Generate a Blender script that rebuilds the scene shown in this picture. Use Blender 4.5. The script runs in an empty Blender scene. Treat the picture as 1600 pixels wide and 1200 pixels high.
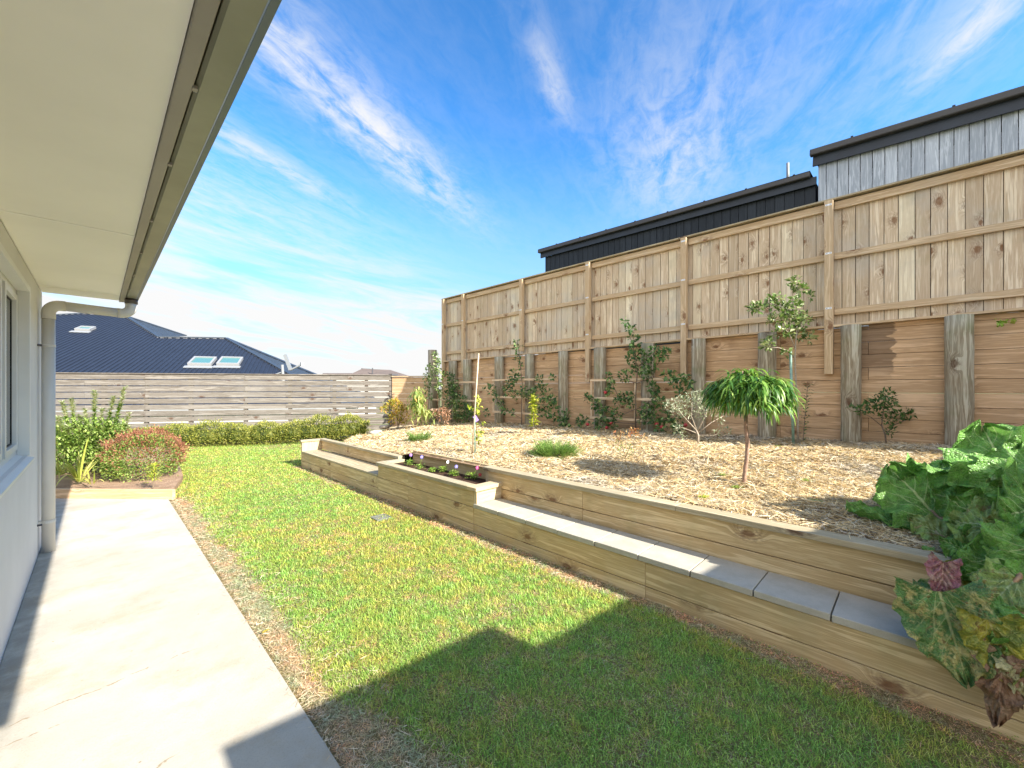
import bpy, math, random
import numpy as np
from mathutils import Vector, Matrix
random.seed(7); RNG = np.random.default_rng(11)
R = math.radians
sc = bpy.context.scene
COL = sc.collection
# ------------------------------------------------------------------ camera model
TH = R(45.4); CT, ST = math.cos(TH), math.sin(TH); F = 640.0; CH = 1.5; HY = 606.0
def ray(x, y):
    t = (x - 800) / F
    return Vector((ST + t * CT, CT - t * ST, -(y - HY) / F))
def at(x, y, d):                                  # point at distance d along the view axis
    return Vector((0, 0, CH)) + ray(x, y) * d
def depth(X, Y): return X * ST + Y * CT

# ------------------------------------------------------------------ node helpers
class NT:
    def __init__(s, tree): s.t = tree; s.n = tree.nodes; s.l = tree.links
    def new(s, typ, **kw):
        nd = s.n.new(typ)
        for k, v in kw.items(): setattr(nd, k, v)
        return nd
    def put(s, sock, v):
        if v is None: return
        if isinstance(v, bpy.types.NodeSocket): s.l.new(v, sock)
        else:
            if hasattr(sock.default_value, '__len__') and not hasattr(v, '__len__'): v = [v] * len(sock.default_value)
            if hasattr(v, '__len__') and len(v) == 3 and len(sock.default_value) == 4: v = (*v, 1)
            sock.default_value = v
    def m(s, op, a, b=None, c=None, clamp=False):
        nd = s.new('ShaderNodeMath', operation=op, use_clamp=clamp)
        for i, v in enumerate((a, b, c)): s.put(nd.inputs[i], v)
        return nd.outputs[0]
    def vm(s, op, a, b=None, scale=None):
        nd = s.new('ShaderNodeVectorMath', operation=op)
        s.put(nd.inputs[0], a)
        if b is not None: s.put(nd.inputs[1], b)
        if scale is not None: s.put(nd.inputs[3], scale)
        return nd.outputs['Value'] if op in ('DOT_PRODUCT', 'LENGTH') else nd.outputs[0]
    def sep(s, v):
        nd = s.new('ShaderNodeSeparateXYZ'); s.put(nd.inputs[0], v); return nd.outputs
    def comb(s, x=0, y=0, z=0):
        nd = s.new('ShaderNodeCombineXYZ')
        for i, v in enumerate((x, y, z)): s.put(nd.inputs[i], v)
        return nd.outputs[0]
    def noise(s, vec, scale=5, detail=3, rough=.5, dist=0):
        nd = s.new('ShaderNodeTexNoise'); s.put(nd.inputs['Vector'], vec)
        for k, v in (('Scale', scale), ('Detail', detail), ('Roughness', rough), ('Distortion', dist)): s.put(nd.inputs[k], v)
        return nd.outputs[0]
    def ss(s, v, a, b):                            # smoothstep between a and b
        nd = s.new('ShaderNodeMapRange', interpolation_type='SMOOTHSTEP')
        for i, q in enumerate((v, a, b, 0, 1)): s.put(nd.inputs[i], q)
        return nd.outputs[0]
    def mix(s, f, a, b, mode='MIX'):
        nd = s.new('ShaderNodeMix', data_type='RGBA', blend_type=mode)
        s.put(nd.inputs[0], f); s.put(nd.inputs[6], a); s.put(nd.inputs[7], b)
        return nd.outputs[2]
    def ramp(s, f, stops):
        nd = s.new('ShaderNodeValToRGB'); s.put(nd.inputs[0], f)
        e = nd.color_ramp.elements
        while len(e) < len(stops): e.new(.5)
        for q, (p, c) in zip(e, stops): q.position = p; q.color = (*c, 1)
        return nd.outputs[0]
    def bump(s, h, strength=.3, dist=.01):
        nd = s.new('ShaderNodeBump'); s.put(nd.inputs['Strength'], strength); s.put(nd.inputs['Distance'], dist); s.put(nd.inputs['Height'], h)
        return nd.outputs[0]
MATS = {}
def mat(name):
    m = bpy.data.materials.new(name); m.use_nodes = True
    n = NT(m.node_tree); p = n.n['Principled BSDF']; MATS[name] = m
    return m, n, p
def geo(n): return n.new('ShaderNodeNewGeometry').outputs
def P(n, p, **kw):
    for k, v in kw.items():
        key = {'color': 'Base Color', 'rough': 'Roughness', 'metal': 'Metallic', 'normal': 'Normal', 'spec': 'Specular IOR Level', 'coat': 'Coat Weight', 'alpha': 'Alpha'}[k]
        n.put(p.inputs[key], v)

def wood(name, ca, cb, cdark=(.10, .05, .025), cgrey=(.30, .29, .24), grey=.3, knots=1.0, var=.25, grain=1.0, rough=.8, green=0.0):
    m, n, p = mat(name)
    uv = n.new('ShaderNodeUVMap').outputs[0]; g = geo(n); ri = g['Random Per Island']
    x, y, z = n.sep(uv)
    r7 = n.m('MULTIPLY', ri, 17.3)
    # knots
    kv = n.comb(n.m('MULTIPLY', x, 1.9), n.m('MULTIPLY', y, 3.2), 0)
    vo = n.new('ShaderNodeTexVoronoi', voronoi_dimensions='2D', feature='F1'); n.put(vo.inputs['Vector'], kv); n.put(vo.inputs['Scale'], 1.0)
    d = vo.outputs['Distance']; cr = n.sep(vo.outputs['Color'])[0]
    has = n.m('GREATER_THAN', cr, 1 - .75 * knots) if knots > 0 else 0.0
    sz = n.m('ADD', n.m('MULTIPLY', cr, .07), .02)
    knot = n.m('MULTIPLY', n.ss(d, n.m('MULTIPLY', sz, 1.5), n.m('MULTIPLY', sz, .7)), has)
    halo = n.m('MULTIPLY', n.ss(d, .30, .04), has)
    # grain pulled around the knots
    gx = n.m('ADD', n.m('MULTIPLY', x, 1.1), r7)
    gy = n.m('ADD', n.m('MULTIPLY', y, 22), n.m('MULTIPLY', halo, 1.9))
    gr = n.noise(n.comb(gx, gy, r7), 1.0, 4, .6, .6)
    fine = n.noise(n.comb(n.m('MULTIPLY', x, 5), n.m('MULTIPLY', y, 160), r7), 1.0, 2, .6)
    lines = n.m('SINE', n.m('MULTIPLY', gr, 34))
    v = n.m('ADD', n.m('MULTIPLY', gr, .8), n.m('MULTIPLY', lines, .11 * grain))
    v = n.m('ADD', v, n.m('MULTIPLY', n.m('SUBTRACT', fine, .5), .35 * grain))
    c = n.mix(n.ss(v, .27, .66), [q * .9 for q in ca], cb)
    # board to board variation
    rb = n.new('ShaderNodeTexWhiteNoise', noise_dimensions='1D'); n.put(rb.inputs['W'], n.m('MULTIPLY', ri, 91.7))
    c = n.mix(n.m('MULTIPLY', rb.outputs[0], var), c, [q * .62 for q in ca])
    c = n.mix(n.m('MULTIPLY', n.ss(ri, .75, 1.0), .35), c, [min(1, q * 1.25) for q in cb])
    big = n.noise(g['Position'], 1.3, 4, .65)
    c = n.mix(n.m('MULTIPLY', n.ss(big, .45, .72), grey), c, cgrey)
    if green > 0:
        gb = n.noise(g['Position'], 3.1, 3, .6)
        c = n.mix(n.m('MULTIPLY', n.ss(gb, .5, .75), green), c, (.15, .19, .07))
    smear = n.noise(n.comb(n.m('MULTIPLY', x, 14), n.m('MULTIPLY', y, 38), r7), 1.0, 3, .7, 1.2)
    c = n.mix(n.m('MULTIPLY', n.m('MULTIPLY', halo, n.ss(smear, .42, .62)), .8), c, [q * .9 + .03 for q in cdark])
    c = n.mix(n.m('MULTIPLY', knot, .75), c, cdark)
    hgt = n.m('ADD', n.m('MULTIPLY', lines, .3), n.m('MULTIPLY', fine, 1.0))
    P(n, p, color=c, rough=rough, normal=n.bump(hgt, .35, .003), spec=.25)
    return m
def leafmat(name, stops, rough=.45, trans=.35, sat=1.0, attr=None):
    m, n, p = mat(name)
    g = geo(n)
    if attr:
        a = n.new('ShaderNodeAttribute'); a.attribute_name = attr; c = a.outputs['Color']
    else:
        c = n.ramp(g['Random Per Island'], stops)
        nz = n.noise(g['Position'], 9, 2, .5)
        c = n.mix(.35, c, n.mix(nz, (.55, .55, .55), (1.5, 1.5, 1.5)), 'MULTIPLY')
    P(n, p, color=c, rough=rough, spec=.35)
    tr = n.new('ShaderNodeBsdfTranslucent'); n.put(tr.inputs[0], n.mix(.5, c, (1.25, 1.35, .5), 'MULTIPLY'))
    mx = n.new('ShaderNodeMixShader'); n.put(mx.inputs[0], trans)
    n.l.new(p.outputs[0], mx.inputs[1]); n.l.new(tr.outputs[0], mx.inputs[2])
    n.l.new(mx.outputs[0], n.n['Material Output'].inputs[0])
    return m
def plain(name, c, rough=.6, metal=0, nscale=0, namt=.15, bump=0, bscale=60, spec=.5):
    m, n, p = mat(name); g = geo(n)
    cc = c
    if nscale:
        nz = n.noise(g['Position'], nscale, 5, .6)
        cc = n.mix(n.ss(nz, .3, .7), [q * (1 - namt) for q in c], [min(1, q * (1 + namt)) for q in c])
    P(n, p, color=cc, rough=rough, metal=metal, spec=spec)
    if bump: P(n, p, normal=n.bump(n.noise(g['Position'], bscale, 4, .7), bump, .004))
    return m

# ------------------------------------------------------------------ materials
wood('paling', (.66, .50, .33), (.88, .75, .55), cgrey=(.50, .47, .41), grey=.55, var=.6, knots=1.0, green=.12, cdark=(.20, .09, .035))
wood('rail', (.58, .41, .24), (.74, .58, .38), cgrey=(.44, .41, .33), grey=.2, var=.2, knots=.5, cdark=(.2, .09, .04))
wood('wall_board', (.58, .37, .20), (.78, .54, .33), cgrey=(.40, .30, .22), grey=.22, var=.3, knots=.45, cdark=(.16, .07, .03))
wood('sleeper', (.58, .41, .20), (.84, .66, .38), cgrey=(.50, .44, .30), grey=.4, var=.35, knots=.75, green=.2, cdark=(.17, .08, .035))
wood('sleeper_cap', (.42, .34, .21), (.54, .46, .31), grey=.4, var=.12, knots=.3, green=.15)
wood('round_post', (.28, .22, .14), (.54, .49, .37), cgrey=(.40, .42, .33), grey=.4, var=.6, knots=.18, green=.4, grain=1.2)
wood('weathered', (.15, .13, .108), (.27, .245, .215), cgrey=(.22, .208, .195), grey=.4, var=.35, knots=.4, cdark=(.09, .05, .03))
wood('trellis', (.66, .48, .30), (.82, .66, .46), grey=.1, var=.1, knots=.2)
wood('cladding_pale', (.42, .46, .52), (.62, .66, .72), cgrey=(.34, .38, .45), grey=.6, var=.25, knots=0, grain=1.5)
wood('cladding_dark', (.022, .028, .036), (.035, .042, .052), cdark=(.01, .01, .01), cgrey=(.03, .035, .045), grey=.2, var=.4, knots=0, rough=.55)
wood('end_grain', (.55, .42, .25), (.66, .54, .34), grey=.15, var=.1, knots=0)
plain('wall_paint', (.68, .67, .65), .8, nscale=1.2, namt=.05, bump=.25, bscale=90)
plain('soffit_paint', (.93, .905, .82), .6, nscale=.8, namt=.04, bump=.03, bscale=30)
plain('joint_strip', (.95, .93, .86), .5)
plain('fascia_metal', (.30, .275, .235), .45, nscale=2, namt=.08)
plain('gutter_metal', (.27, .27, .20), .35, nscale=2.5, namt=.12)
plain('gutter_lip', (.12, .15, .18), .35)
plain('pipe_plastic', (.62, .60, .56), .4, nscale=2, namt=.05)
plain('pipe_brown', (.13, .11, .095), .5)
plain('frame_aluminium', (.72, .72, .69), .35, nscale=3, namt=.03)
plain('gasket', (.01, .01, .012), .5)
plain('curtain', (.62, .60, .56), .9)
plain('interior', (.10, .10, .10), .9)
plain('roof_dark', (.012, .017, .030), .55, nscale=3, namt=.15)
plain('roof_dark_side', (.03, .042, .06), .5, nscale=3, namt=.1)
plain('roof_ridge', (.16, .16, .17), .5)
plain('roof_brown', (.13, .10, .085), .8, nscale=1, namt=.1)
plain('render_cream', (.5, .485, .45), .8, nscale=1, namt=.04)
plain('flashing', (.24, .25, .26), .5)
plain('skylight_frame', (.27, .27, .27), .4)
plain('fascia_black', (.016, .024, .038), .45, nscale=3, namt=.2)
plain('gutter_brown', (.055, .050, .048), .4, nscale=3, namt=.1)
plain('zinc', (.66, .68, .70), .35, .8)
plain('white_plate', (.78, .80, .82), .4, .2)
plain('screw_dark', (.06, .06, .07), .5)
plain('stake_green', (.20, .33, .26), .5, nscale=20, namt=.2)
plain('bamboo', (.55, .44, .30), .6, nscale=15, namt=.2)
plain('bark', (.17, .125, .085), .85, nscale=30, namt=.35, bump=.5, bscale=120)
plain('bark_red', (.32, .20, .14), .7, nscale=40, namt=.3, bump=.3, bscale=120)
plain('bark_grey', (.36, .30, .23), .8, nscale=40, namt=.25, bump=.3, bscale=120)
plain('apple_skin', (.42, .035, .04), .3, nscale=18, namt=.4)
plain('rock', (.42, .36, .29), .85, nscale=9, namt=.3, bump=.6, bscale=25)
plain('drain_grey', (.16, .16, .15), .6, nscale=30, namt=.15)
plain('hole_black', (.01, .01, .01), .9)
plain('tag_purple', (.33, .22, .55), .4)
plain('antenna_metal', (.33, .35, .37), .4, .5)
plain('flower_centre', (.75, .5, .05), .6)
for nm, c in (('petal_purple', (.30, .14, .50)), ('petal_blue', (.20, .18, .60)), ('petal_white', (.85, .85, .85)), ('petal_magenta', (.55, .06, .28)), ('petal_red', (.42, .02, .05))):
    plain(nm, c, .5, nscale=60, namt=.25)
leafmat('grass_blades', None, attr='Col', rough=.55, trans=.38)
leafmat('straw', None, attr='Col', rough=.75, trans=.12)
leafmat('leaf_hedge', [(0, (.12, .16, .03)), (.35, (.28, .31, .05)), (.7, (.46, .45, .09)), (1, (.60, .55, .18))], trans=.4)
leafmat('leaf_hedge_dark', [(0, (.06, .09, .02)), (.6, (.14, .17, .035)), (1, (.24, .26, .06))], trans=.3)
leafmat('leaf_shrub', [(0, (.09, .16, .03)), (.5, (.26, .38, .07)), (1, (.46, .55, .18))])
leafmat('leaf_tip', [(0, (.40, .46, .20)), (.6, (.48, .50, .30)), (1, (.60, .58, .42))])
leafmat('leaf_russet', [(0, (.15, .055, .035)), (.5, (.28, .11, .065)), (1, (.42, .21, .11))], trans=.25)
leafmat('leaf_green_dark', [(0, (.03, .075, .02)), (.6, (.07, .14, .035)), (1, (.13, .21, .06))], rough=.3, trans=.2)
leafmat('leaf_apple', [(0, (.04, .10, .035)), (.55, (.09, .19, .06)), (.85, (.18, .30, .10)), (1, (.45, .54, .22))], rough=.4, trans=.25)
leafmat('leaf_olive', [(0, (.20, .27, .14)), (.5, (.36, .41, .26)), (1, (.55, .56, .42))], rough=.45, trans=.15)
leafmat('leaf_citrus', [(0, (.07, .13, .03)), (.5, (.16, .25, .07)), (.85, (.36, .42, .20)), (1, (.58, .58, .36))], rough=.28, trans=.25)
leafmat('leaf_peach', [(0, (.03, .09, .015)), (.5, (.10, .23, .035)), (.85, (.25, .42, .07)), (1, (.42, .56, .16))], rough=.38, trans=.35)
leafmat('leaf_peach_pale', [(0, (.17, .27, .07)), (.5, (.33, .42, .12)), (.9, (.52, .52, .18)), (1, (.6, .38, .12))], rough=.45)
leafmat('leaf_lime', [(0, (.22, .30, .03)), (.5, (.42, .48, .05)), (1, (.62, .60, .10))], rough=.4)
leafmat('leaf_gold', [(0, (.22, .26, .04)), (.5, (.45, .38, .05)), (1, (.55, .27, .05))], rough=.5)
leafmat('leaf_dry', [(0, (.22, .10, .05)), (.6, (.40, .22, .13)), (1, (.55, .36, .25))], rough=.7, trans=.2)
leafmat('leaf_red_tip', [(0, (.40, .14, .07)), (.5, (.55, .27, .10)), (1, (.58, .42, .16))], rough=.5)
leafmat('leaf_feather', [(0, (.08, .17, .03)), (.5, (.18, .31, .06)), (1, (.32, .44, .12))], rough=.55, trans=.25)
leafmat('leaf_strap', [(0, (.20, .26, .04)), (.5, (.42, .44, .08)), (1, (.60, .56, .18))], rough=.45)
leafmat('leaf_pansy', [(0, (.14, .26, .03)), (.6, (.28, .42, .06)), (1, (.42, .52, .12))], rough=.4)

def mk_path():
    m, n, p = mat('concrete'); g = geo(n); pos = g['Position']
    x, y, z = n.sep(pos)
    n1 = n.noise(pos, 1.1, 5, .65); n2 = n.noise(pos, 140, 3, .7); n3 = n.noise(pos, 2.1, 7, .72)
    c = n.mix(n.ss(n1, .3, .7), (.42, .385, .32), (.52, .485, .415))
    c = n.mix(n.m('MULTIPLY', n.ss(n3, .46, .70), .6), c, (.40, .32, .215))
    c = n.mix(n.m('MULTIPLY', n.ss(n2, .50, .70), .38), c, (.27, .24, .20))
    # darker mottled band along the house wall
    band = n.m('MULTIPLY', n.ss(x, -.14, -.34), n.ss(n.noise(pos, 7, 5, .7), .3, .65))
    c = n.mix(n.m('MULTIPLY', band, .55), c, (.22, .20, .16))
    # hairline cracks
    for (px, py, ang, ln, amp) in ((-.02, 2.9, .12, .45, .04), (-.05, 2.05, .35, .32, .05), (-.22, 2.72, .05, .14, .03)):
        dx = n.m('SUBTRACT', x, px); dy = n.m('SUBTRACT', y, py)
        a = n.m('ADD', n.m('MULTIPLY', dx, math.cos(ang)), n.m('MULTIPLY', dy, math.sin(ang)))
        b = n.m('SUBTRACT', n.m('MULTIPLY', dy, math.cos(ang)), n.m('MULTIPLY', dx, math.sin(ang)))
        w = n.m('ADD', b, n.m('MULTIPLY', n.m('SUBTRACT', n.noise(pos, 6, 4, .7), .5), amp * 2.2))
        k = n.m('MULTIPLY', n.ss(n.m('ABSOLUTE', w), .006, .001), n.ss(n.m('ABSOLUTE', a), ln, ln * .8))
        k = n.m('MULTIPLY', k, n.ss(n.noise(pos, 22, 2, .5), .40, .55))
        c = n.mix(n.m('MULTIPLY', k, .7), c, (.22, .15, .07))
    sp = n.new('ShaderNodeTexVoronoi', feature='F1'); n.put(sp.inputs['Vector'], pos); n.put(sp.inputs['Scale'], 7)
    c = n.mix(n.m('MULTIPLY', n.ss(sp.outputs['Distance'], .05, .02), .6), c, (.18, .12, .07))
    h = n.m('ADD', n.m('MULTIPLY', n.noise(pos, 90, 4, .75), 1.0), n.m('MULTIPLY', n.noise(pos, 14, 3, .6), .8))
    P(n, p, color=c, rough=.85, normal=n.bump(h, .45, .004), spec=.2)
mk_path()
def mk_paver():
    m, n, p = mat('paver'); g = geo(n); pos = g['Position']
    c = n.mix(n.ss(n.noise(pos, 5, 5, .7), .3, .7), (.40, .365, .29), (.50, .46, .375))
    c = n.mix(n.m('MULTIPLY', n.ss(n.noise(pos, 260, 2, .6), .5, .7), .4), c, (.30, .29, .27))
    c = n.mix(n.m('MULTIPLY', g['Random Per Island'], .25), c, (.42, .38, .30))
    P(n, p, color=c, rough=.9, normal=n.bump(n.noise(pos, 220, 3, .7), .5, .003), spec=.2)
mk_paver()
def mk_soil(name, a, b, c3, s1=6, s2=60):
    m, n, p = mat(name); g = geo(n); pos = g['Position']
    c = n.mix(n.ss(n.noise(pos, s1, 6, .7), .35, .65), a, b)
    c = n.mix(n.ss(n.noise(pos, s2, 4, .7), .5, .7), c, c3)
    P(n, p, color=c, rough=.95, normal=n.bump(n.m('ADD', n.noise(pos, s2, 5, .75), n.noise(pos, s1 * 2, 3, .6)), .9, .02), spec=.1)
mk_soil('soil', (.28, .18, .12), (.40, .27, .18), (.50, .36, .25))
mk_soil('soil_planter', (.055, .03, .02), (.10, .06, .04), (.17, .10, .07), 14, 90)
mk_soil('lawn_soil', (.20, .17, .07), (.28, .22, .11), (.36, .27, .16), 2.5, 50)
mk_soil('mulch_base', (.18, .11, .07), (.34, .23, .14), (.45, .34, .22), 3, 40)
mk_soil('ground_far', (.12, .14, .06), (.18, .18, .08), (.22, .19, .10), .3, 3)
def mk_board_patch():
    # the retaining boards: the same timber with one darker patch near the posts, scalloped along its edge
    m = MATS['wall_board']; n = NT(m.node_tree); p = n.n['Principled BSDF']
    old = p.inputs['Base Color'].links[0].from_socket
    x, y, z = n.sep(geo(n)['Position'])
    sc_ = n.m('MULTIPLY', n.m('ABSOLUTE', n.m('SINE', n.m('MULTIPLY', z, math.pi / .167))), .05)
    nz = n.m('MULTIPLY', n.noise(n.comb(0, n.m('MULTIPLY', y, 2), n.m('MULTIPLY', z, 7)), 2.0, 4, .6), .25)
    edge = n.m('ADD', n.m('SUBTRACT', y, .20), n.m('SUBTRACT', n.m('ADD', nz, sc_), .16))
    k = n.ss(edge, -.01, .015)
    k = n.m('MULTIPLY', k, n.ss(y, .60, .56)); k = n.m('MULTIPLY', k, n.ss(z, 1.55, 1.85))
    k2 = n.m('MULTIPLY', n.ss(n.noise(geo(n)['Position'], 1.7, 4, .6), .55, .7), .45)
    c = n.mix(n.m('MULTIPLY', k2, .6), old, (.17, .095, .05))
    c = n.mix(n.m('MULTIPLY', k, .62), c, (.085, .055, .038))
    n.l.new(c, p.inputs['Base Color'])
mk_board_patch()
def mk_glass(name, tint, rough=.02):
    m, n, p = mat(name)
    gl = n.new('ShaderNodeBsdfGlossy'); n.put(gl.inputs[0], (.9, .9, .9)); n.put(gl.inputs['Roughness'], rough)
    tp = n.new('ShaderNodeBsdfTransparent'); n.put(tp.inputs[0], tint)
    fr = n.new('ShaderNodeFresnel'); n.put(fr.inputs[0], 1.6)
    mx = n.new('ShaderNodeMixShader'); n.put(mx.inputs[0], n.m('ADD', fr.outputs[0], .06, clamp=True))
    n.l.new(tp.outputs[0], mx.inputs[1]); n.l.new(gl.outputs[0], mx.inputs[2])
    n.l.new(mx.outputs[0], n.n['Material Output'].inputs[0])
mk_glass('window_glass', (.75, .8, .8))
plain('skylight_glass', (.07, .18, .17), .15)

def rhub(name, base, vein, spot=None, spotc=(.5, .4, .1), spotamt=.5, trans=.25, rough=.42):
    m, n, p = mat(name); uv = n.new('ShaderNodeUVMap').outputs[0]; g = geo(n)
    u, v, _ = n.sep(uv)                      # u 0..1 along the leaf, v -1..1 across
    av = n.m('ABSOLUTE', v)
    c = n.mix(n.ss(n.noise(g['Position'], 22, 4, .6), .3, .7), [q * .7 for q in base], [q * 1.35 for q in base])
    if spot:
        c = n.mix(n.m('MULTIPLY', n.ss(n.noise(g['Position'], spot, 5, .7), .46, .60), spotamt), c, spotc)
        c = n.mix(n.m('MULTIPLY', n.ss(n.noise(g['Position'], spot * 2.7, 4, .7), .56, .68), .7), c, (.26, .12, .05))
    mid = n.ss(av, n.m('MULTIPLY_ADD', u, -.035, .06), .01)
    sv = n.m('SUBTRACT', u, n.m('MULTIPLY', av, n.m('MULTIPLY_ADD', av, -.18, .62)))
    fr = n.m('ABSOLUTE', n.m('SUBTRACT', n.m('FRACT', n.m('MULTIPLY', sv, 5.5)), .5))
    side = n.m('MULTIPLY', n.ss(fr, .06, .015), n.ss(av, .95, .4))
    rt = n.m('DIVIDE', av, n.m('ADD', u, .12)); pal = n.m('MULTIPLY', n.ss(n.m('ABSOLUTE', n.m('SUBTRACT', rt, .62)), .05, .015), n.ss(u, .62, .3))
    c = n.mix(n.m('MAXIMUM', mid, n.m('MAXIMUM', n.m('MULTIPLY', side, .6), n.m('MULTIPLY', pal, .8))), c, vein)
    vo = n.new('ShaderNodeTexVoronoi', feature='DISTANCE_TO_EDGE'); n.put(vo.inputs['Vector'], g['Position']); n.put(vo.inputs['Scale'], 55)
    c = n.mix(n.m('MULTIPLY', n.ss(vo.outputs['Distance'], .06, .0), .3), c, vein)
    hh = n.m('ADD', n.m('MULTIPLY', n.ss(vo.outputs['Distance'], 0, .25), 1.0), n.m('MULTIPLY', n.noise(g['Position'], 28, 3, .6), 2.0))
    P(n, p, color=c, rough=rough, normal=n.bump(hh, .6, .008), spec=.4)
    tr = n.new('ShaderNodeBsdfTranslucent'); n.put(tr.inputs[0], c)
    mx = n.new('ShaderNodeMixShader'); n.put(mx.inputs[0], trans)
    n.l.new(p.outputs[0], mx.inputs[1]); n.l.new(tr.outputs[0], mx.inputs[2])
    n.l.new(mx.outputs[0], n.n['Material Output'].inputs[0])
rhub('rhubarb_green', (.15, .34, .06), (.55, .66, .28))
rhub('rhubarb_light', (.25, .38, .10), (.52, .60, .28), 6, (.36, .40, .14), .5)
rhub('rhubarb_mottled', (.10, .22, .06), (.45, .48, .2), 14, (.62, .52, .20), .85)
rhub('rhubarb_yellow', (.42, .38, .05), (.5, .45, .15), 9, (.16, .24, .05), .8)
rhub('rhubarb_purple', (.34, .13, .15), (.55, .36, .28), 16, (.50, .34, .26), .8)
rhub('rhubarb_brown', (.30, .17, .10), (.38, .25, .16), 9, (.42, .30, .19), .6, rough=.8)
rhub('rhubarb_pale', (.50, .46, .24), (.6, .55, .35), 9, (.38, .40, .16), .4)
plain('rhubarb_stalk', (.36, .22, .12), .45, nscale=12, namt=.4)
plain('rhubarb_stalk_green', (.38, .40, .18), .45, nscale=12, namt=.3)

# ------------------------------------------------------------------ mesh builder
class MB:
    def __init__(s): s.v = []; s.f = []; s.uv = []; s.sm = False
    def box(s, lo, hi):
        x0, y0, z0 = lo; x1, y1, z1 = hi
        c = Vector(((x0 + x1) / 2, (y0 + y1) / 2, (z0 + z1) / 2)); d = Vector((x1 - x0, y1 - y0, z1 - z0))
        ax = max(range(3), key=lambda i: d[i])
        e = [Vector((1, 0, 0)), Vector((0, 1, 0)), Vector((0, 0, 1))]
        o = [i for i in range(3) if i != ax]
        s._obox(c, e[ax], e[o[0]], e[o[1]], d[ax], d[o[0]], d[o[1]]); return s
    def _obox(s, c, a, b, n, L, W, T, bev=0):
        if a.cross(b).dot(n) < 0: b, n, W, T = n, b, T, W
        b0 = len(s.v); ou, ov = random.random() * 50, random.random() * 50
        for i in (-1, 1):
            for j in (-1, 1):
                for k in (-1, 1):
                    s.v.append(c + a * (i * L / 2) + b * (j * W / 2) + n * (k * T / 2))
        def I(i, j, k): return b0 + (i > 0) * 4 + (j > 0) * 2 + (k > 0)
        quads = [([(-1,-1,-1),(-1,-1,1),(-1,1,1),(-1,1,-1)], 0), ([(1,-1,-1),(1,1,-1),(1,1,1),(1,-1,1)], 0),
                 ([(-1,-1,-1),(1,-1,-1),(1,-1,1),(-1,-1,1)], 1), ([(-1,1,-1),(-1,1,1),(1,1,1),(1,1,-1)], 1),
                 ([(-1,-1,-1),(-1,1,-1),(1,1,-1),(1,-1,-1)], 2), ([(-1,-1,1),(1,-1,1),(1,1,1),(-1,1,1)], 2)]
        for q, kind in quads:
            s.f.append([I(*t) for t in q])
            uvs = []
            for (i, j, k) in q:
                l, w, t = i * L / 2, j * W / 2, k * T / 2
                if kind == 0: uvs.append((ou + w * .2, ov + t + 3))
                elif kind == 1: uvs.append((ou + l, ov + t + .7))
                else: uvs.append((ou + l, ov + w))
            s.uv.append(uvs)
        return s
    def board(s, p0, p1, w, t, n):
        p0 = Vector(p0); p1 = Vector(p1); a = (p1 - p0); L = a.length; a.normalize(); n = Vector(n)
        n = (n - a * n.dot(a)).normalized(); b = n.cross(a)
        s._obox((p0 + p1) / 2, a, b, n, L, w, t); return s
    def tube(s, pts, rad, n=8, cap=True):
        pts = [Vector(p) for p in pts]; m = len(pts)
        if not hasattr(rad, '__len__'): rad = [rad] * m
        elif len(rad) == 2 and m != 2: rad = [rad[0] + (rad[1] - rad[0]) * i / (m - 1) for i in range(m)]
        b0 = len(s.v); prev = None; L = 0; ou = random.random() * 30
        rings = []
        for i, p in enumerate(pts):
            d = (pts[min(i + 1, m - 1)] - pts[max(i - 1, 0)]).normalized()
            if prev is None: prev = d.orthogonal().normalized()
            x = (prev - d * prev.dot(d)).normalized(); prev = x; y = d.cross(x)
            if i: L += (p - pts[i - 1]).length
            rings.append(L)
            for k in range(n):
                a = 2 * math.pi * k / n; s.v.append(p + (x * math.cos(a) + y * math.sin(a)) * rad[i])
        for i in range(m - 1):
            for k in range(n):
                k2 = (k + 1) % n
                s.f.append([b0 + i * n + k, b0 + i * n + k2, b0 + (i + 1) * n + k2, b0 + (i + 1) * n + k])
                c0 = 2 * math.pi * k / n * rad[i]; c1 = 2 * math.pi * (k + 1) / n * rad[i]
                s.uv.append([(ou + rings[i], c0), (ou + rings[i], c1), (ou + rings[i + 1], c1), (ou + rings[i + 1], c0)])
        if cap:
            s.f.append([b0 + k for k in range(n)][::-1]); s.uv.append([(k * .01, 5) for k in range(n)])
            s.f.append([b0 + (m - 1) * n + k for k in range(n)]); s.uv.append([(k * .01, 5) for k in range(n)])
        return s
    def poly(s, pts, uvs=None):
        b0 = len(s.v); s.v += [Vector(p) for p in pts]; s.f.append([b0 + i for i in range(len(pts))])
        s.uv.append(uvs or [(p[0], p[1]) for p in pts]); return s
    def prism(s, pts, z0, z1):                     # horizontal polygon (counter-clockwise) extruded
        n = len(pts); b0 = len(s.v)
        s.v += [Vector((x, y, z0)) for x, y in pts] + [Vector((x, y, z1)) for x, y in pts]
        s.f.append([b0 + i for i in range(n)][::-1]); s.uv.append([pts[i] for i in range(n)][::-1])
        s.f.append([b0 + n + i for i in range(n)]); s.uv.append([pts[i] for i in range(n)])
        for i in range(n):
            j = (i + 1) % n; s.f.append([b0 + i, b0 + j, b0 + n + j, b0 + n + i]); s.uv.append([(0, 0), (1, 0), (1, 1), (0, 1)])
        return s
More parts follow.
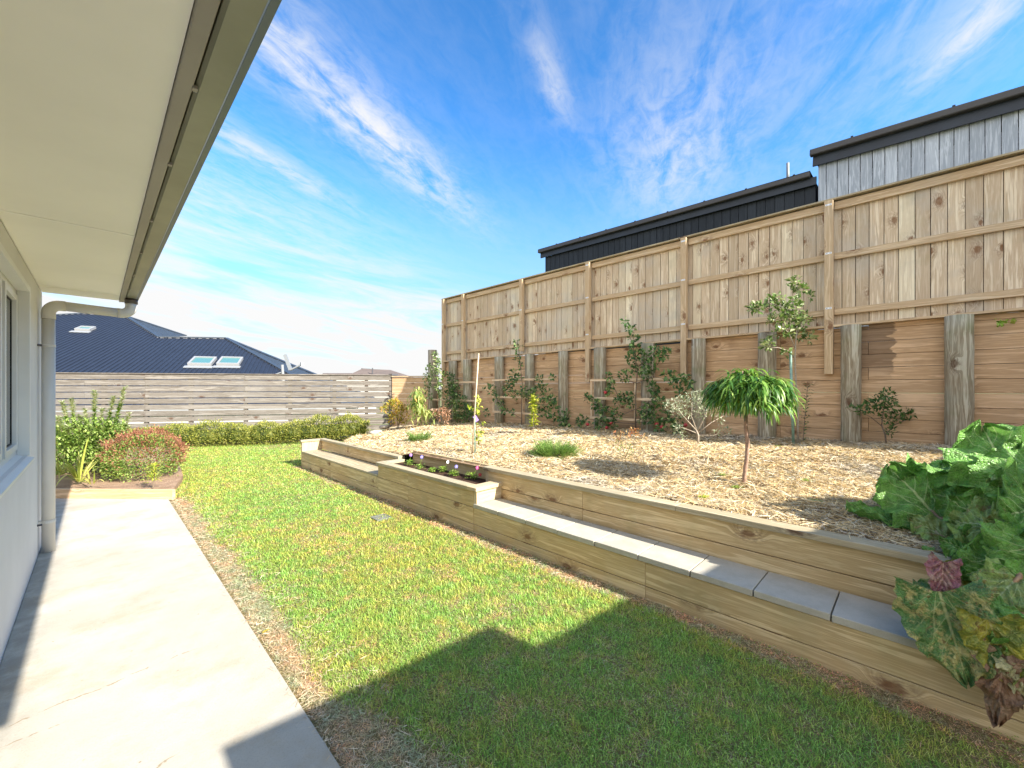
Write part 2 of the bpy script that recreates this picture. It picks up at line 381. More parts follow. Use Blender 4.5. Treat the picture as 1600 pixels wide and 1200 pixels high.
    def leaf(s, p, d, up, L, W, fold=.25, bend=.0):
        d = d.normalized(); side = d.cross(up)
        if side.length < 1e-4: side = d.orthogonal()
        side.normalize(); nn = side.cross(d)
        b0 = len(s.v)
        mid = p + d * (L * .5) + nn * (bend * L * .3)
        tip = p + d * L - nn * (bend * L * .35)
        s.v += [p, mid + side * (W / 2) + nn * (fold * W), tip, mid - side * (W / 2) + nn * (fold * W), mid]
        s.f += [[b0, b0 + 1, b0 + 4], [b0 + 1, b0 + 2, b0 + 4], [b0, b0 + 4, b0 + 3], [b0 + 4, b0 + 2, b0 + 3]]
        s.uv += [[(0, 0)] * 3] * 4
        return s
    def strap(s, p, d, up, L, W, droop, n=5, fold=.15):   # a long leaf that bends over under its weight
        d = d.normalized(); side = d.cross(up)
        if side.length < 1e-4: side = d.orthogonal()
        side.normalize(); b0 = len(s.v); q = Vector(p); st = L / n
        for i in range(n + 1):
            t = i / n; w = W * (math.sin(math.pi * (.12 + .88 * t)) ** .7 if t < 1 else 0.02) / 2
            nn = side.cross(d)
            s.v += [q - side * w + nn * (fold * w), q.copy(), q + side * w + nn * (fold * w)]
            d = (d + Vector((0, 0, -droop / n)) ).normalized(); q = q + d * st
        for i in range(n):
            a = b0 + i * 3
            s.f += [[a, a + 1, a + 4, a + 3], [a + 1, a + 2, a + 5, a + 4]]; s.uv += [[(0, 0)] * 4] * 2
        return s
    def ball(s, c, r, nu=10, nv=7, sq=(1, 1, 1), jit=0):
        b0 = len(s.v); c = Vector(c)
        for j in range(nv + 1):
            ph = math.pi * j / nv
            for i in range(nu):
                th = 2 * math.pi * i / nu; q = 1 + (random.uniform(-jit, jit) if 0 < j < nv else 0)
                s.v.append(c + Vector((math.sin(ph) * math.cos(th) * sq[0], math.sin(ph) * math.sin(th) * sq[1], math.cos(ph) * sq[2])) * r * q)
        for j in range(nv):
            for i in range(nu):
                i2 = (i + 1) % nu
                s.f.append([b0 + j * nu + i, b0 + (j + 1) * nu + i, b0 + (j + 1) * nu + i2, b0 + j * nu + i2]); s.uv.append([(0, 0)] * 4)
        return s
    def build(s, name, m, parent=None, smooth=False, bevel=0):
        o0 = Vector((0, 0, 0)); q = parent
        while q is not None: o0 = o0 + q.location; q = q.parent
        me = bpy.data.meshes.new(name)
        me.from_pydata([tuple(v - o0) for v in s.v], [], s.f)
        ul = me.uv_layers.new(name='UVMap')
        ul.data.foreach_set('uv', [c for f in s.uv for t in f for c in t])
        me.materials.append(MATS[m]); me.update()
        if smooth: me.polygons.foreach_set('use_smooth', [True] * len(me.polygons))
        o = bpy.data.objects.new(name, me); COL.objects.link(o)
        if parent: o.parent = parent
        if bevel:
            b = o.modifiers.new('Bevel', 'BEVEL'); b.width = bevel; b.segments = 2; b.limit_method = 'ANGLE'
        return o
def tag(o, label, cat, group=None):
    o['label'] = label; o['category'] = cat
    if group: o['group'] = group
    return o
def thing(name, loc, label, cat, group=None):
    o = bpy.data.objects.new(name, None); COL.objects.link(o); o.location = loc; o.empty_display_size = .1
    return tag(o, label, cat, group)
def struct(o, kind='structure'): o['kind'] = kind; return o
rv = lambda a=1.0: Vector((random.uniform(-a, a), random.uniform(-a, a), random.uniform(-a, a)))
def rdir():
    while 1:
        v = rv()
        if .05 < v.length < 1: return v.normalized()

# ------------------------------------------------------------------ noise for scattering
_G = RNG.random((64, 64))
def vnoise(x, y, s):
    x = np.asarray(x) * s + 100; y = np.asarray(y) * s + 100
    xi = np.floor(x).astype(int); yi = np.floor(y).astype(int); fx = x - xi; fy = y - yi
    fx = fx * fx * (3 - 2 * fx); fy = fy * fy * (3 - 2 * fy)
    g = lambda a, b: _G[a % 64, b % 64]
    return (g(xi, yi) * (1 - fx) + g(xi + 1, yi) * fx) * (1 - fy) + (g(xi, yi + 1) * (1 - fx) + g(xi + 1, yi + 1) * fx) * fy
def fbm(x, y, s): return .5 * vnoise(x, y, s) + .3 * vnoise(x, y, s * 2.3) + .2 * vnoise(x, y, s * 5.1)

# ------------------------------------------------------------------ the far fence line and the terrain
FA = Vector((-.73, 15.84, 0)); FD = Vector((6.32 + .73, 11.4 - 15.84, 0)).normalized(); FN = Vector((-FD.y, FD.x, 0)) * -1   # FN points to the camera
if FN.y > 0: FN = -FN
def mulch_h(X, Y):
    X = np.asarray(X, float); Y = np.asarray(Y, float)
    a = np.interp(Y, [-9, 3.4, 5.2, 5.6, 8.4, 9.4, 11], [.565, .565, .555, .455, .43, .22, .08])
    b = np.interp(Y, [-9, 0, 2.6, 6, 9.3, 11.5], [.84, .79, .71, .66, .53, .36])
    t = np.clip((X - 3.2) / 3.8, 0, 1)
    h = a + (b - a) * t + (fbm(X, Y, 1.6) - .5) * .10 * np.clip((X - 3.25) * 3, 0, 1) * np.clip((7.0 - X) * 3, .2, 1)
    edge = 8.75 + (X - 3.2) * 1.15          # the bed runs out into the lawn along this line
    k = np.clip((edge - Y) / 1.2, 0, 1)
    return h * (k * k * (3 - 2 * k)) - .03 * (1 - k)

# ground sheets
g = MB(); g.poly([(-400, -400, -.12), (400, -400, -.12), (400, 400, -.12), (-400, 400, -.12)]); struct(g.build('ground', 'ground_far'))
g = MB(); g.poly([(-6, -9, -.035), (2.85, -9, -.035), (2.85, 8.5, -.035), (6.4, 11.6, -.035), (7.0, 13.5, -.035), (-6, 21, -.035)]); struct(g.build('lawn', 'lawn_soil'))
g = MB(); g.poly([(7.3, -30, 2.1), (60, -30, 2.1), (60, 10, 2.1), (7.3, 10, 2.1)]); struct(g.build('upper_terrace', 'ground_far'))
# concrete path
g = MB(); g.prism([(-.37, -6), (.68, -6), (.68, 7.17), (-.42, 8.36), (-2.2, 10.2), (-2.2, 6.02), (-.37, 6.02)], -.1, 0)
o = g.build('path', 'concrete', bevel=.008); struct(o)
# garden bed sheet
NX, NY = 60, 150
xs = np.linspace(3.2, 7.18, NX); ys = np.linspace(-8, 12.2, NY); XX, YY = np.meshgrid(xs, ys); ZZ = mulch_h(XX, YY)
g = MB(); g.v = [Vector((float(a), float(b), float(c))) for a, b, c in zip(XX.ravel(), YY.ravel(), ZZ.ravel())]
for j in range(NY - 1):
    for i in range(NX - 1):
        if ys[j] > 11.9 - (xs[i] - 5.9) * 1.3 and xs[i] > 5.5: continue
        a = j * NX + i; 
        if xs[i] < 3.3 and 3.5 < ys[j] < 5.2: pass
        g.f.append([a, a + 1, a + NX + 1, a + NX]); g.uv.append([(0, 0)] * 4)
o = g.build('garden_bed', 'mulch_base', smooth=True); struct(o)
# left border bed
g = MB(); g.prism([(-2.2, 10.3), (-.42, 8.44), (.70, 7.24), (1.0, 8.6), (1.15, 10.6), (1.5, 12.9), (-2.2, 15.6)], -.1, .055)
o = g.build('border_soil', 'soil'); struct(o)

# ------------------------------------------------------------------ grass and straw as dense real blades
def strips(name, pos, yaw, pitch, L, W, col, kind, m, bend=.5, twist=None):
    """pos (N,3) base, each strip = quad + triangle, bending"""
    N = len(pos)
    d = np.stack([np.cos(yaw) * np.cos(pitch), np.sin(yaw) * np.cos(pitch), np.sin(pitch)], 1)
    sd = np.stack([-np.sin(yaw), np.cos(yaw), np.zeros(N)], 1)
    if twist is not None: sd = sd * np.cos(twist)[:, None] + np.cross(d, sd) * np.sin(twist)[:, None]
    hz = np.stack([np.cos(yaw), np.sin(yaw), np.zeros(N)], 1)
    mid = pos + d * (L * .55)[:, None]
    tip = mid + (d * (1 - bend) + hz * bend * .8) * (L * .45)[:, None]
    w = (W / 2)[:, None]
    V = np.empty((N, 5, 3)); V[:, 0] = pos - sd * w; V[:, 1] = pos + sd * w; V[:, 2] = mid + sd * w * .85; V[:, 3] = mid - sd * w * .85; V[:, 4] = tip
    me = bpy.data.meshes.new(name)
    me.vertices.add(N * 5); me.vertices.foreach_set('co', V.ravel())
    base = (np.arange(N) * 5)[:, None]
    loops = (base + np.array([0, 1, 2, 3, 3, 2, 4])[None]).ravel()
    me.loops.add(N * 7); me.loops.foreach_set('vertex_index', loops.astype(np.int32))
    me.polygons.add(N * 2)
    ls = ((np.arange(N) * 7)[:, None] + np.array([0, 4])[None]).ravel()
    me.polygons.foreach_set('loop_start', ls.astype(np.int32))
    me.update(calc_edges=True)
    ca = me.color_attributes.new('Col', 'FLOAT_COLOR', 'POINT')
    C = np.ones((N, 5, 4)); C[:, :, :3] = col[:, None, :]; ca.data.foreach_set('color', C.ravel())
    me.materials.append(MATS[m]); o = bpy.data.objects.new(name, me); COL.objects.link(o); o['kind'] = kind
    return o
def in_poly(x, y, poly):
    r = np.zeros(len(x), bool); n = len(poly)
    for i in range(n):
        x0, y0 = poly[i]; x1, y1 = poly[(i + 1) % n]
        c = ((y0 > y) != (y1 > y)) & (x < (x1 - x0) * (y - y0) / (y1 - y0 + 1e-12) + x0); r ^= c
    return r
LAWN = [(.69, -1.0), (2.79, -1.0), (2.79, 8.6), (3.3, 8.9), (5.7, 11.5), (-1.6, 15.6), (1.35, 12.6), (1.1, 10.4), (1.0, 8.7), (.72, 7.3)]
LAWN = [(.69, -1.0), (2.79, -1.0), (2.79, 8.6), (3.3, 8.9), (5.7, 11.4), (1.3, 13.6), (1.1, 10.4), (1.0, 8.7), (.72, 7.3)]
def scatter(n, poly, dens):
    xs = np.array([p[0] for p in poly]); ys = np.array([p[1] for p in poly])
    x = RNG.uniform(xs.min(), xs.max(), n); y = RNG.uniform(ys.min(), ys.max(), n)
    k = in_poly(x, y, poly) & (RNG.random(n) < dens(x, y)); 
    d = x * ST + y * CT; t = (x * CT - y * ST) / np.maximum(d, .05)
    k &= (d > .7) & (np.abs(t) < 1.45)
    return x[k], y[k]
def pick(cols, p, n):
    i = RNG.choice(len(cols), n, p=np.array(p) / sum(p)); c = np.array(cols)[i]
    return c
def make_grass():
    dd = lambda x, y: np.clip(2.6 / np.maximum(x * ST + y * CT, .5), 0, 1) ** 1.55
    x, y = scatter(1900000, LAWN, dd)
    n = len(x); d = x * ST + y * CT
    wear = fbm(x, y, 1.1); fine = fbm(x + 30, y, 6)
    # bare, dry strip by the path and thin strip by the timber wall
    ed = np.clip(1 - (x - .68 - .05 - .24 * fbm(0 * x + 9, y, 1.5) - .18 * (y < 2) * np.clip(2 - y, 0, 1)) / .10, 0, 1) * (y < 7.3)
    ew = np.clip(1 - (2.79 - x - .03 - .16 * fbm(0 * x + 3, y, 2.2)) / .08, 0, 1) * (y < 8.6)
    fine2 = fbm(x + 11, y + 4, 14); dry = np.clip((wear - .50) * 2.2 + (fine - .5) * 2.5 + (fine2 - .45) * 2.2, .03, 1) * .42
    dry = np.maximum(dry, np.maximum(ed, ew)); u = RNG.random(n)
    isdry = u < dry
    green = pick([(.30, .44, .07), (.42, .56, .10), (.54, .64, .14), (.68, .72, .26), (.15, .29, .05)], [3, 3.5, 2.8, 1.6, 1.6], n)
    brown = pick([(.76, .62, .40), (.60, .47, .28), (.84, .72, .50), (.44, .31, .19), (.72, .62, .32)], [3, 2.5, 1.5, 1.4, 1], n)
    col = np.where(isdry[:, None], brown, green) * RNG.uniform(.6, 1.35, n)[:, None]
    yl = (vnoise(x + 7, y, .9) - .45) * .5 + (fine2 - .5) * 1.2
    col[:, 0] *= 1 + np.clip(yl, -.25, .4)
    L = RNG.uniform(.012, .036, n) * (.75 + .8 * np.clip(1.4 - fine * 1.6, 0, 1)) * np.where(isdry, .9, 1); L *= np.where((ed > .5) | (ew > .5), .8, 1)
    tall = (ew > .2) & (RNG.random(n) < .12); L[tall] *= 1.5
    W = RNG.uniform(.0016, .0032, n) * np.clip(d / 2.6, .8, 3.2)
    pitch = np.where(isdry, RNG.uniform(.0, .55, n), RNG.uniform(.15, 1.25, n))
    z = np.full(n, -.034) + RNG.uniform(0, .008, n) + .012 * (fine - .5)
    strips('grass', np.stack([x, y, z], 1), RNG.uniform(0, 6.283, n), pitch, L, W, col, 'stuff', 'grass_blades', .55)
    # clover and small weeds: rounded leaflets held flat above the soil
    x, y = scatter(620000, LAWN, lambda x, y: dd(x, y) * .45 * np.clip((fbm(x + 50, y, 1.7) - .38) * 5, .15, 1) * (x > .98))
    n = len(x); d = x * ST + y * CT
    col = pick([(.26, .40, .08), (.38, .52, .11), (.50, .60, .15), (.50, .29, .17)], [3, 3, 1.5, .35], n) * RNG.uniform(.8, 1.2, n)[:, None]
    strips('clover', np.stack([x, y, -.034 + RNG.uniform(.012, .034, n)], 1), RNG.uniform(0, 6.283, n), RNG.uniform(-.3, .5, n), RNG.uniform(.005, .010, n) * np.clip(d / 3.5, 1, 1.8), RNG.uniform(.004, .008, n) * np.clip(d / 3.5, 1, 1.8), col, 'stuff', 'grass_blades', .2)
MUL = [(3.27, -1.2), (7.12, -1.2), (7.12, 10.6), (6.3, 11.2), (5.7, 11.2), (3.3, 8.85)]
def make_straw():
    x, y = scatter(800000, MUL, lambda x, y: np.clip(3.6 / np.maximum(x * ST + y * CT, .5), 0, 1) ** 1.3)
    k = ~((x < 3.30) & (y > 3.4) & (y < 5.35)); x = x[k]; y = y[k]
    n = len(x); d = x * ST + y * CT
    pile = fbm(x, y, 9); patch = fbm(x + 20, y + 5, 1.3)
    col = pick([(.78, .60, .33), (.68, .49, .24), (.86, .77, .55), (.44, .31, .17), (.22, .155, .09), (.68, .63, .52)], [3.4, 3, 2.2, 1.9, 1.5, 1.5], n)
    col = col * RNG.uniform(.75, 1.2, n)[:, None]
    gk = np.clip((patch - .52) * 4, 0, 1) * .55
    col = col * (1 - gk[:, None]) + (col.mean(1, keepdims=True) * np.array([[1.05, 1.0, .92]])) * gk[:, None]
    L = RNG.uniform(.02, .085, n) * RNG.choice([1, 1, 1.7], n); W = RNG.uniform(.002, .0065, n) * np.clip(d / 4, .9, 2)
    z = mulch_h(x, y) + (pile - .42) * .05 + RNG.uniform(-.004, .02, n)
    strips('mulch', np.stack([x, y, z], 1), RNG.uniform(0, 6.283, n), RNG.normal(0, .22, n), L, W, col, 'stuff', 'straw', .15, RNG.normal(0, .5, n))
    # straw blown off the bed on to the dry edges of the lawn
    n = 6500; t = RNG.random(n) * .66
    x = np.where(t < .5, .655 + RNG.random(n) ** 1.6 * .40, 2.78 - RNG.random(n) ** 1.8 * .22); y = RNG.uniform(.2, 7.2, n); k_ = (x > .69) | (RNG.random(n) < .35); x = np.where(k_, x, x + .06)
    col = pick([(.74, .58, .38), (.84, .72, .54), (.46, .3, .2)], [3, 2, 1.2], n) * RNG.uniform(.7, 1.15, n)[:, None]
    strips('dry_litter', np.stack([x, y, np.where((x < .69), .003, RNG.uniform(-.03, -.005, n))], 1), RNG.uniform(0, 6.283, n), RNG.normal(0, .12, n), RNG.uniform(.015, .065, n), RNG.uniform(.001, .0028, n), col, 'stuff', 'straw', .2, RNG.normal(0, .5, n))
make_grass(); make_straw()

# ------------------------------------------------------------------ the house on the left
SZ = 2.42; WX = -.37; HY1 = 6.0
house = thing('house', (-.37, 2, 0), 'pale rendered house on the left with wide cream soffit over the concrete path', 'house')
w = MB(); WY0, WY1, WZ0, WZ1 = 1.2, 4.84, .985, 2.245
w.box((-.57, WY1, -.1), (WX, HY1, SZ)).box((-.57, -.45, -.1), (WX, WY0, SZ)).box((-.57, WY0, -.1), (WX, WY1, WZ0)).box((-.57, WY0, WZ1), (WX, WY1, SZ))
w.box((-7, HY1 - .2, -.1), (-.57, HY1, SZ)).box((-7, -.45, -.1), (-.57, -.25, SZ)).box((-7.2, -.45, -.1), (-7, HY1, SZ))
w.build('wall', 'wall_paint', house)
# soffit in sheets with pale joint strips
s_ = MB(); cuts = [-.95, 1.15, 3.38, 5.62, 6.0]
for a, b in zip(cuts, cuts[1:]): s_.box((-.368, a + .004, SZ + .002), (.163, b - .004, SZ + .012))
s_.box((-7, -.95, SZ + .014), (.16, 6.0, SZ + .03))
soff = s_.build('soffit', 'soffit_paint', house)
for b in cuts[1:-1]: MB().box((-.366, b - .011, SZ - .0015), (.162, b + .011, SZ + .004)).build('joint_strip', 'joint_strip', soff)
MB().box((.165, -.95, SZ - .012), (.205, 6.0, SZ + .16)).build('fascia', 'fascia_metal', house, bevel=.003)
# gutter: a box profile with a rolled outer lip
gut = MB(); prof = [(.212, SZ + .13), (.212, SZ + .004), (.222, SZ - .004), (.285, SZ - .004), (.297, SZ + .008), (.303, SZ + .095), (.312, SZ + .10), (.316, SZ + .09), (.318, SZ + .104), (.306, SZ + .112), (.294, SZ + .105), (.287, SZ + .008), (.222, SZ + .006), (.216, SZ + .13)]
n0 = len(prof)
for yy in (-.97, 6.02):
    for (a, b) in prof: gut.v.append(Vector((a, yy, b)))
for i in range(n0):
    j = (i + 1) % n0; gut.f.append([i, j, n0 + j, n0 + i]); gut.uv.append([(0, 0)] * 4)
gut = gut.build('gutter', 'gutter_metal', house)
MB().box((.212, 6.02, SZ - .004), (.303, 6.026, SZ + .11)).build('end_cap', 'gutter_metal', gut)
MB().box((.288, -.97, SZ - .007), (.3065, 6.024, SZ - .0045)).build('gutter_edge', 'gutter_lip', gut)
for yy in (.55, 1.55, 2.15, 2.95, 3.7, 4.5, 5.2): MB().box((.203, yy, SZ - .016), (.216, yy + .02, SZ - .006)).build('bracket', 'fascia_metal', gut)
# roof above (seen only from elsewhere)
rf = MB(); rf.poly([(.30, -.97, 2.56), (.30, 6.02, 2.56), (-3.6, 6.02, 3.9), (-3.6, -.97, 3.9)]); rf.poly([(-7.4, -.97, 2.56), (-3.6, -.97, 3.9), (-3.6, 6.02, 3.9), (-7.4, 6.02, 2.56)])
rf.poly([(.2, 5.99, 2.45), (-7.3, 5.99, 2.45), (-3.6, 5.99, 3.88)]); rf.poly([(.2, -.94, 2.45), (-3.6, -.94, 3.88), (-7.3, -.94, 2.45)])
rf.build('roof', 'roof_dark', house)
# window
wn = MB(); fx0, fx1 = -.50, -.425
for (a, b, c, d) in ((WY0, WY0 + .05, WZ0, WZ1), (WY1 - .05, WY1, WZ0, WZ1), (WY0 + .05, WY1 - .05, WZ0, WZ0 + .05), (WY0 + .05, WY1 - .05, WZ1 - .05, WZ1)):
    wn.box((fx0, a, c), (fx1, b, d))
frame = wn.build('window_frame', 'frame_aluminium', house, bevel=.003)
tr_ = MB(); tr_.box((-.424, WY1 - .018, WZ0 - .001), (WX + .012, WY1 + .032, WZ1 + .03)); tr_.box((-.424, WY0, WZ1 - .012), (WX + .012, WY1 - .018, WZ1 + .03))
tr_.build('window_trim', 'frame_aluminium', frame, bevel=.003)
sl = MB(); sl.v = [Vector(q) for q in ((-.43, WY0, WZ0 + .012), (-.43, WY1 - .02, WZ0 + .012), (-.335, WY1 - .02, WZ0 - .018), (-.335, WY0, WZ0 - .018), (-.43, WY0, WZ0 - .035), (-.43, WY1 - .02, WZ0 - .035), (-.335, WY1 - .02, WZ0 - .035), (-.335, WY0, WZ0 - .035))]
sl.f = [[0, 3, 2, 1], [4, 5, 6, 7], [3, 7, 6, 2], [1, 2, 6, 5], [0, 4, 7, 3]]; sl.uv = [[(0, 0)] * 4] * 5
sl.build('window_sill', 'frame_aluminium', frame)
def sash(y0, y1, x0, x1):
    a = MB(); z0, z1 = WZ0 + .052, WZ1 - .052
    for (p, q, r, t) in ((y0, y0 + .045, z0, z1), (y1 - .045, y1, z0, z1), (y0 + .045, y1 - .045, z0, z0 + .045), (y0 + .045, y1 - .045, z1 - .045, z1)): a.box((x0, p, r), (x1, q, t))
    so = a.build('window_sash', 'frame_aluminium', frame, bevel=.002)
    k = MB(); z0 += .045; z1 -= .045; y0 += .045; y1 -= .045
    for (p, q, r, t) in ((y0, y0 + .010, z0, z1), (y1 - .010, y1, z0, z1), (y0 + .01, y1 - .01, z0, z0 + .010), (y0 + .01, y1 - .01, z1 - .010, z1)): k.box((x0 + .012, p, r), (x0 + .026, q, t))
    k.build('gasket', 'gasket', so)
    MB().box((x0 + .018, y0 + .002, z0 + .002), (x0 + .022, y1 - .002, z1 - .002)).build('pane', 'window_glass', so)
sash(4.20, WY1 - .052, -.465, -.415); sash(2.55, 4.17, -.465, -.425); sash(WY0 + .052, 2.53, -.465, -.425)
cu = MB()
for k in range(26):
    y0 = 4.75 - k * .022; cu.poly([(-.62 + .03 * (k % 2), y0, .95), (-.62 + .03 * (k % 2), y0, 2.28), (-.62 + .03 * ((k + 1) % 2), y0 - .022, 2.28), (-.62 + .03 * ((k + 1) % 2), y0 - .022, .95)])
cu.build('curtain', 'curtain', house)
MB().box((-3.2, -.2, -.05), (-3.1, 5.7, 2.4)).build('inner_wall', 'interior', house)
# downpipe
dp = thing('downpipe', (-.31, 5.66, 0), 'grey plastic downpipe running from the gutter to the path at the house corner', 'downpipe')
def arc(c, r, a0, a1, ux, uz, n=6): return [Vector(c) + Vector(ux) * (r * math.cos(a0 + (a1 - a0) * i / n)) + Vector(uz) * (r * math.sin(a0 + (a1 - a0) * i / n)) for i in range(n + 1)]
Yp = 5.66; zt, zr = 2.335, 2.262; xg, xw = .25, -.31
ptsA = [Vector((xg, Yp + .1, 2.44)), Vector((xg, Yp + .1, zt + .075))]
a = MB().tube([(xg, Yp + .1, 2.415), (xg, Yp + .1, 2.365)], .052, 20).build('outlet', 'pipe_brown', dp, True)
xu = Vector((1, 0, 0)); zu = Vector((0, 0, 1))
el = [Vector((xg, Yp + .1, 2.38))] + arc((xg - .075, Yp + .1, zt + .0), .075, 0, -math.pi / 2, xu, zu, 8)
run0 = el[-1]; run1 = Vector((xw + .085, Yp, zr)); run0 = Vector((run0.x, run0.y, run0.z))
el2 = arc((xw + .075, Yp, zr - .075), .075, math.pi / 2, math.pi, xu, zu, 8)
MB().tube(el + [run0 + (run1 - run0) * .08], .047, 20).build('elbow', 'pipe_plastic', dp, True)
MB().tube([run0 + (run1 - run0) * .05, run1], .0435, 20).build('pipe', 'pipe_plastic', dp, True)
MB().tube([run1 + (run0 - run1) * .05] + el2[1:] + [Vector((xw, Yp, zr - .13))], .047, 20).build('elbow', 'pipe_plastic', dp, True)
MB().tube([(xw, Yp, zr - .12), (xw, Yp, .0)], .0435, 24).build('pipe', 'pipe_plastic', dp, True)
for zz in (1.885, .28):
    c_ = MB().tube([(xw, Yp, zz - .012), (xw, Yp, zz + .012)], .0465, 24); c_.box((WX - .001, Yp - .02, zz - .01), (xw - .04, Yp + .02, zz + .01)); c_.build('pipe_clip', 'pipe_plastic', dp, False)
for zz in (1.88, .28): MB().tube([(WX, Yp - .12, zz), (WX + .03, Yp - .12, zz)], .009, 8).build('fixing', 'screw_dark', dp)

# building behind the photographer (casts the foreground shade)
gar = thing('garage', (3.5, -5, 0), 'low flat roofed garage standing behind the camera across the lawn', 'garage')
q = MB(); q.prism([(.95, -9), (6.7, -9), (6.7, -2.86), (2.36, -2.33), (2.36, -1.99), (.95, -1.83)], 2.27, 2.45); q.build('roof', 'fascia_black', gar)
q = MB(); q.prism([(1.3, -8.8), (6.5, -8.8), (6.5, -3.3), (1.3, -2.6)], -.1, 2.268); q.build('wall', 'render_cream', gar)

# ------------------------------------------------------------------ paling fence on the retaining wall
FX = 7.2
ftop = lambda Y: 4.12
fsill = lambda Y: 2.36 - .009 * Y
pf = thing('paling_fence', (FX, 4, 2.3), 'tall pine paling fence with exposed rails and posts on top of the retaining wall', 'fence')
pl = MB(); bt = MB(); Y = 9.93
while Y > -8:
    wd = random.uniform(.135, .152); dx = random.uniform(0, .004)
    bt._obox(Vector((FX + .10, Y, 3.2)), Vector((0, 0, 1)), Vector((0, 1, 0)), Vector((1, 0, 0)), 1.7, .06, .012)  # dark strips added behind the gaps to deepen the shade lines between palings
    pl._obox(Vector((FX + .062 + dx, Y - wd / 2, (4.10 + fsill(Y)) / 2)), Vector((0, 0, 1)), Vector((0, 1, 0)), Vector((1, 0, 0)), 4.10 - fsill(Y), wd - random.uniform(.005, .012), .018)
    Y -= wd
pl.build('palings', 'paling', pf); bt.build('gap_shade_strips', 'bark', pf)
posts = [9.86, 8.94, 6.72, 4.83, 2.86, .86, -1.1, -3.1, -5.1, -7.1]
lower = {4.83: 1.62, 2.86: 1.62, .86: 1.69, 8.94: 1.9, 9.86: 1.9, 6.72: 2.38}
for i, Y in enumerate(posts):
    z0 = lower.get(Y, 1.7)
    MB().board((FX - .055, Y, z0), (FX - .055, Y, 4.09), .098, .085, (-1, 0, 0)).build('post', 'rail', pf, bevel=.005)
for name, zf, h in (('top_rail', lambda Y: 4.03, .105), ('middle_rail', lambda Y: 3.33, .085), ('bottom_rail', lambda Y: 2.56 - .004 * Y, .085)):
    for a, b in zip(posts, posts[1:]):
        MB().board((FX + .026, a - .051, zf(a)), (FX + .026, b + .051, zf(b)), h, .050, (-1, 0, 0)).build(name, 'rail', pf, bevel=.003)
for a, b in zip(posts, posts[1:]):
    MB().board((FX - .01, a - .051, fsill(a)), (FX - .01, b + .051, fsill(b)), .028, .16, (-1, 0, 0)).build('sill_board', 'rail', pf)
MB().board((FX + .02, 9.97, 4.114), (FX + .02, -8, 4.114), .022, .15, (-1, 0, 0)).build('capping', 'sleeper_cap', pf)
for Y in posts:
    zs = [3.36, 2.6] if Y not in (6.72, 8.94, 9.86) else [3.36]
    if Y < 5: zs.append(4.03)
    for zz in zs:
        pl_ = MB().box((FX - .1005, Y - .035, zz - .012), (FX - .0975, Y + .035, zz + .012)).build('nail_plate', 'white_plate', pf)
        for dy in (-.018, .018): MB().tube([(FX - .1025, Y + dy, zz), (FX - .1, Y + dy, zz)], .0055, 8).build('bolt', 'screw_dark', pl_)

# ------------------------------------------------------------------ retaining wall
rw = thing('retaining_wall', (FX, 4, .6), 'tall brown timber retaining wall of stacked boards held by round posts', 'retaining wall')
rb_ = MB(); z = .25; k = 0
while z < 2.36:
    Y = 10.05 - (k % 2) * 1.2 - random.random() * .3; Y = 10.05; first = True
    while Y > -8:
        ln = 2.4 if not first or k % 2 == 0 else 1.4; first = False
        y1 = max(-8, Y - ln); zt_ = min(z + .1655, fsill(Y) - .012)
        if zt_ > z + .02: rb_._obox(Vector((FX + .025 + random.uniform(-.002, .002), (Y + y1) / 2, (z + zt_) / 2)), Vector((0, 1, 0)), Vector((0, 0, 1)), Vector((1, 0, 0)), Y - y1 - .003, zt_ - z, .045)
        Y = y1
    z += .1695; k += 1
rb_.build('boards', 'wall_board', rw, bevel=.004)
rposts = [9.35, 8.70, 7.45, 6.42, 5.44, 4.52, 3.50, 2.60, 1.60, .62, -.36, -1.35, -2.35, -3.35, -4.35, -5.35, -6.35]
for Y in rposts:
    r = random.uniform(.108, .125); zb = float(mulch_h(7.0, Y)) - .12; zt_ = fsill(Y) - .017
    if Y == 1.60: r = .12
    pts = [(FX - .10 + random.uniform(-.002, .002), Y + random.uniform(-.002, .002), zb + (zt_ - zb) * i / 8) for i in range(9)]
    t_ = MB().tube(pts, [r * random.uniform(.992, 1.008) for _ in pts], 20)
    po = t_.build('post', 'round_post', rw, True)
pts = [(7.02, 10.22, .3), (7.0, 10.22, 1.2), (7.0, 10.22, 2.62)]
MB().tube(pts, .13, 18).build('post', 'round_post', rw, True)
bl_ = MB()
for Y in rposts[:-5]:
    if random.random() < .6:
        for zz in (1.25, 1.95): bl_.tube([(FX - .17, Y - .14, zz), (FX - .0, Y - .14, zz)], .008, 6)
# short return of the wall to the slat fence
rt = thing('return_wall', (6.75, 10.8, .4), 'short brown timber wall return between the slat fence and the retaining wall', 'retaining wall')
A, B = Vector((6.34, 11.38, 0)), Vector((7.16, 10.14, 0)); q = MB(); z = .2
dirn = (B - A).normalized(); nn_ = Vector((-dirn.y, dirn.x, 0)); nn_ = nn_ if nn_.y < 0 else -nn_
while z < 1.80:
    q.board(A + Vector((0, 0, z + .08)), B + Vector((0, 0, z + .08)), .158, .045, nn_); z += .162
q.build('boards', 'wall_board', rt, bevel=.003)
MB().board(A + Vector((0, 0, 1.845)), B + Vector((0, 0, 1.845)), .10, .03, (0, 0, 1)).build('capping', 'rail', rt)

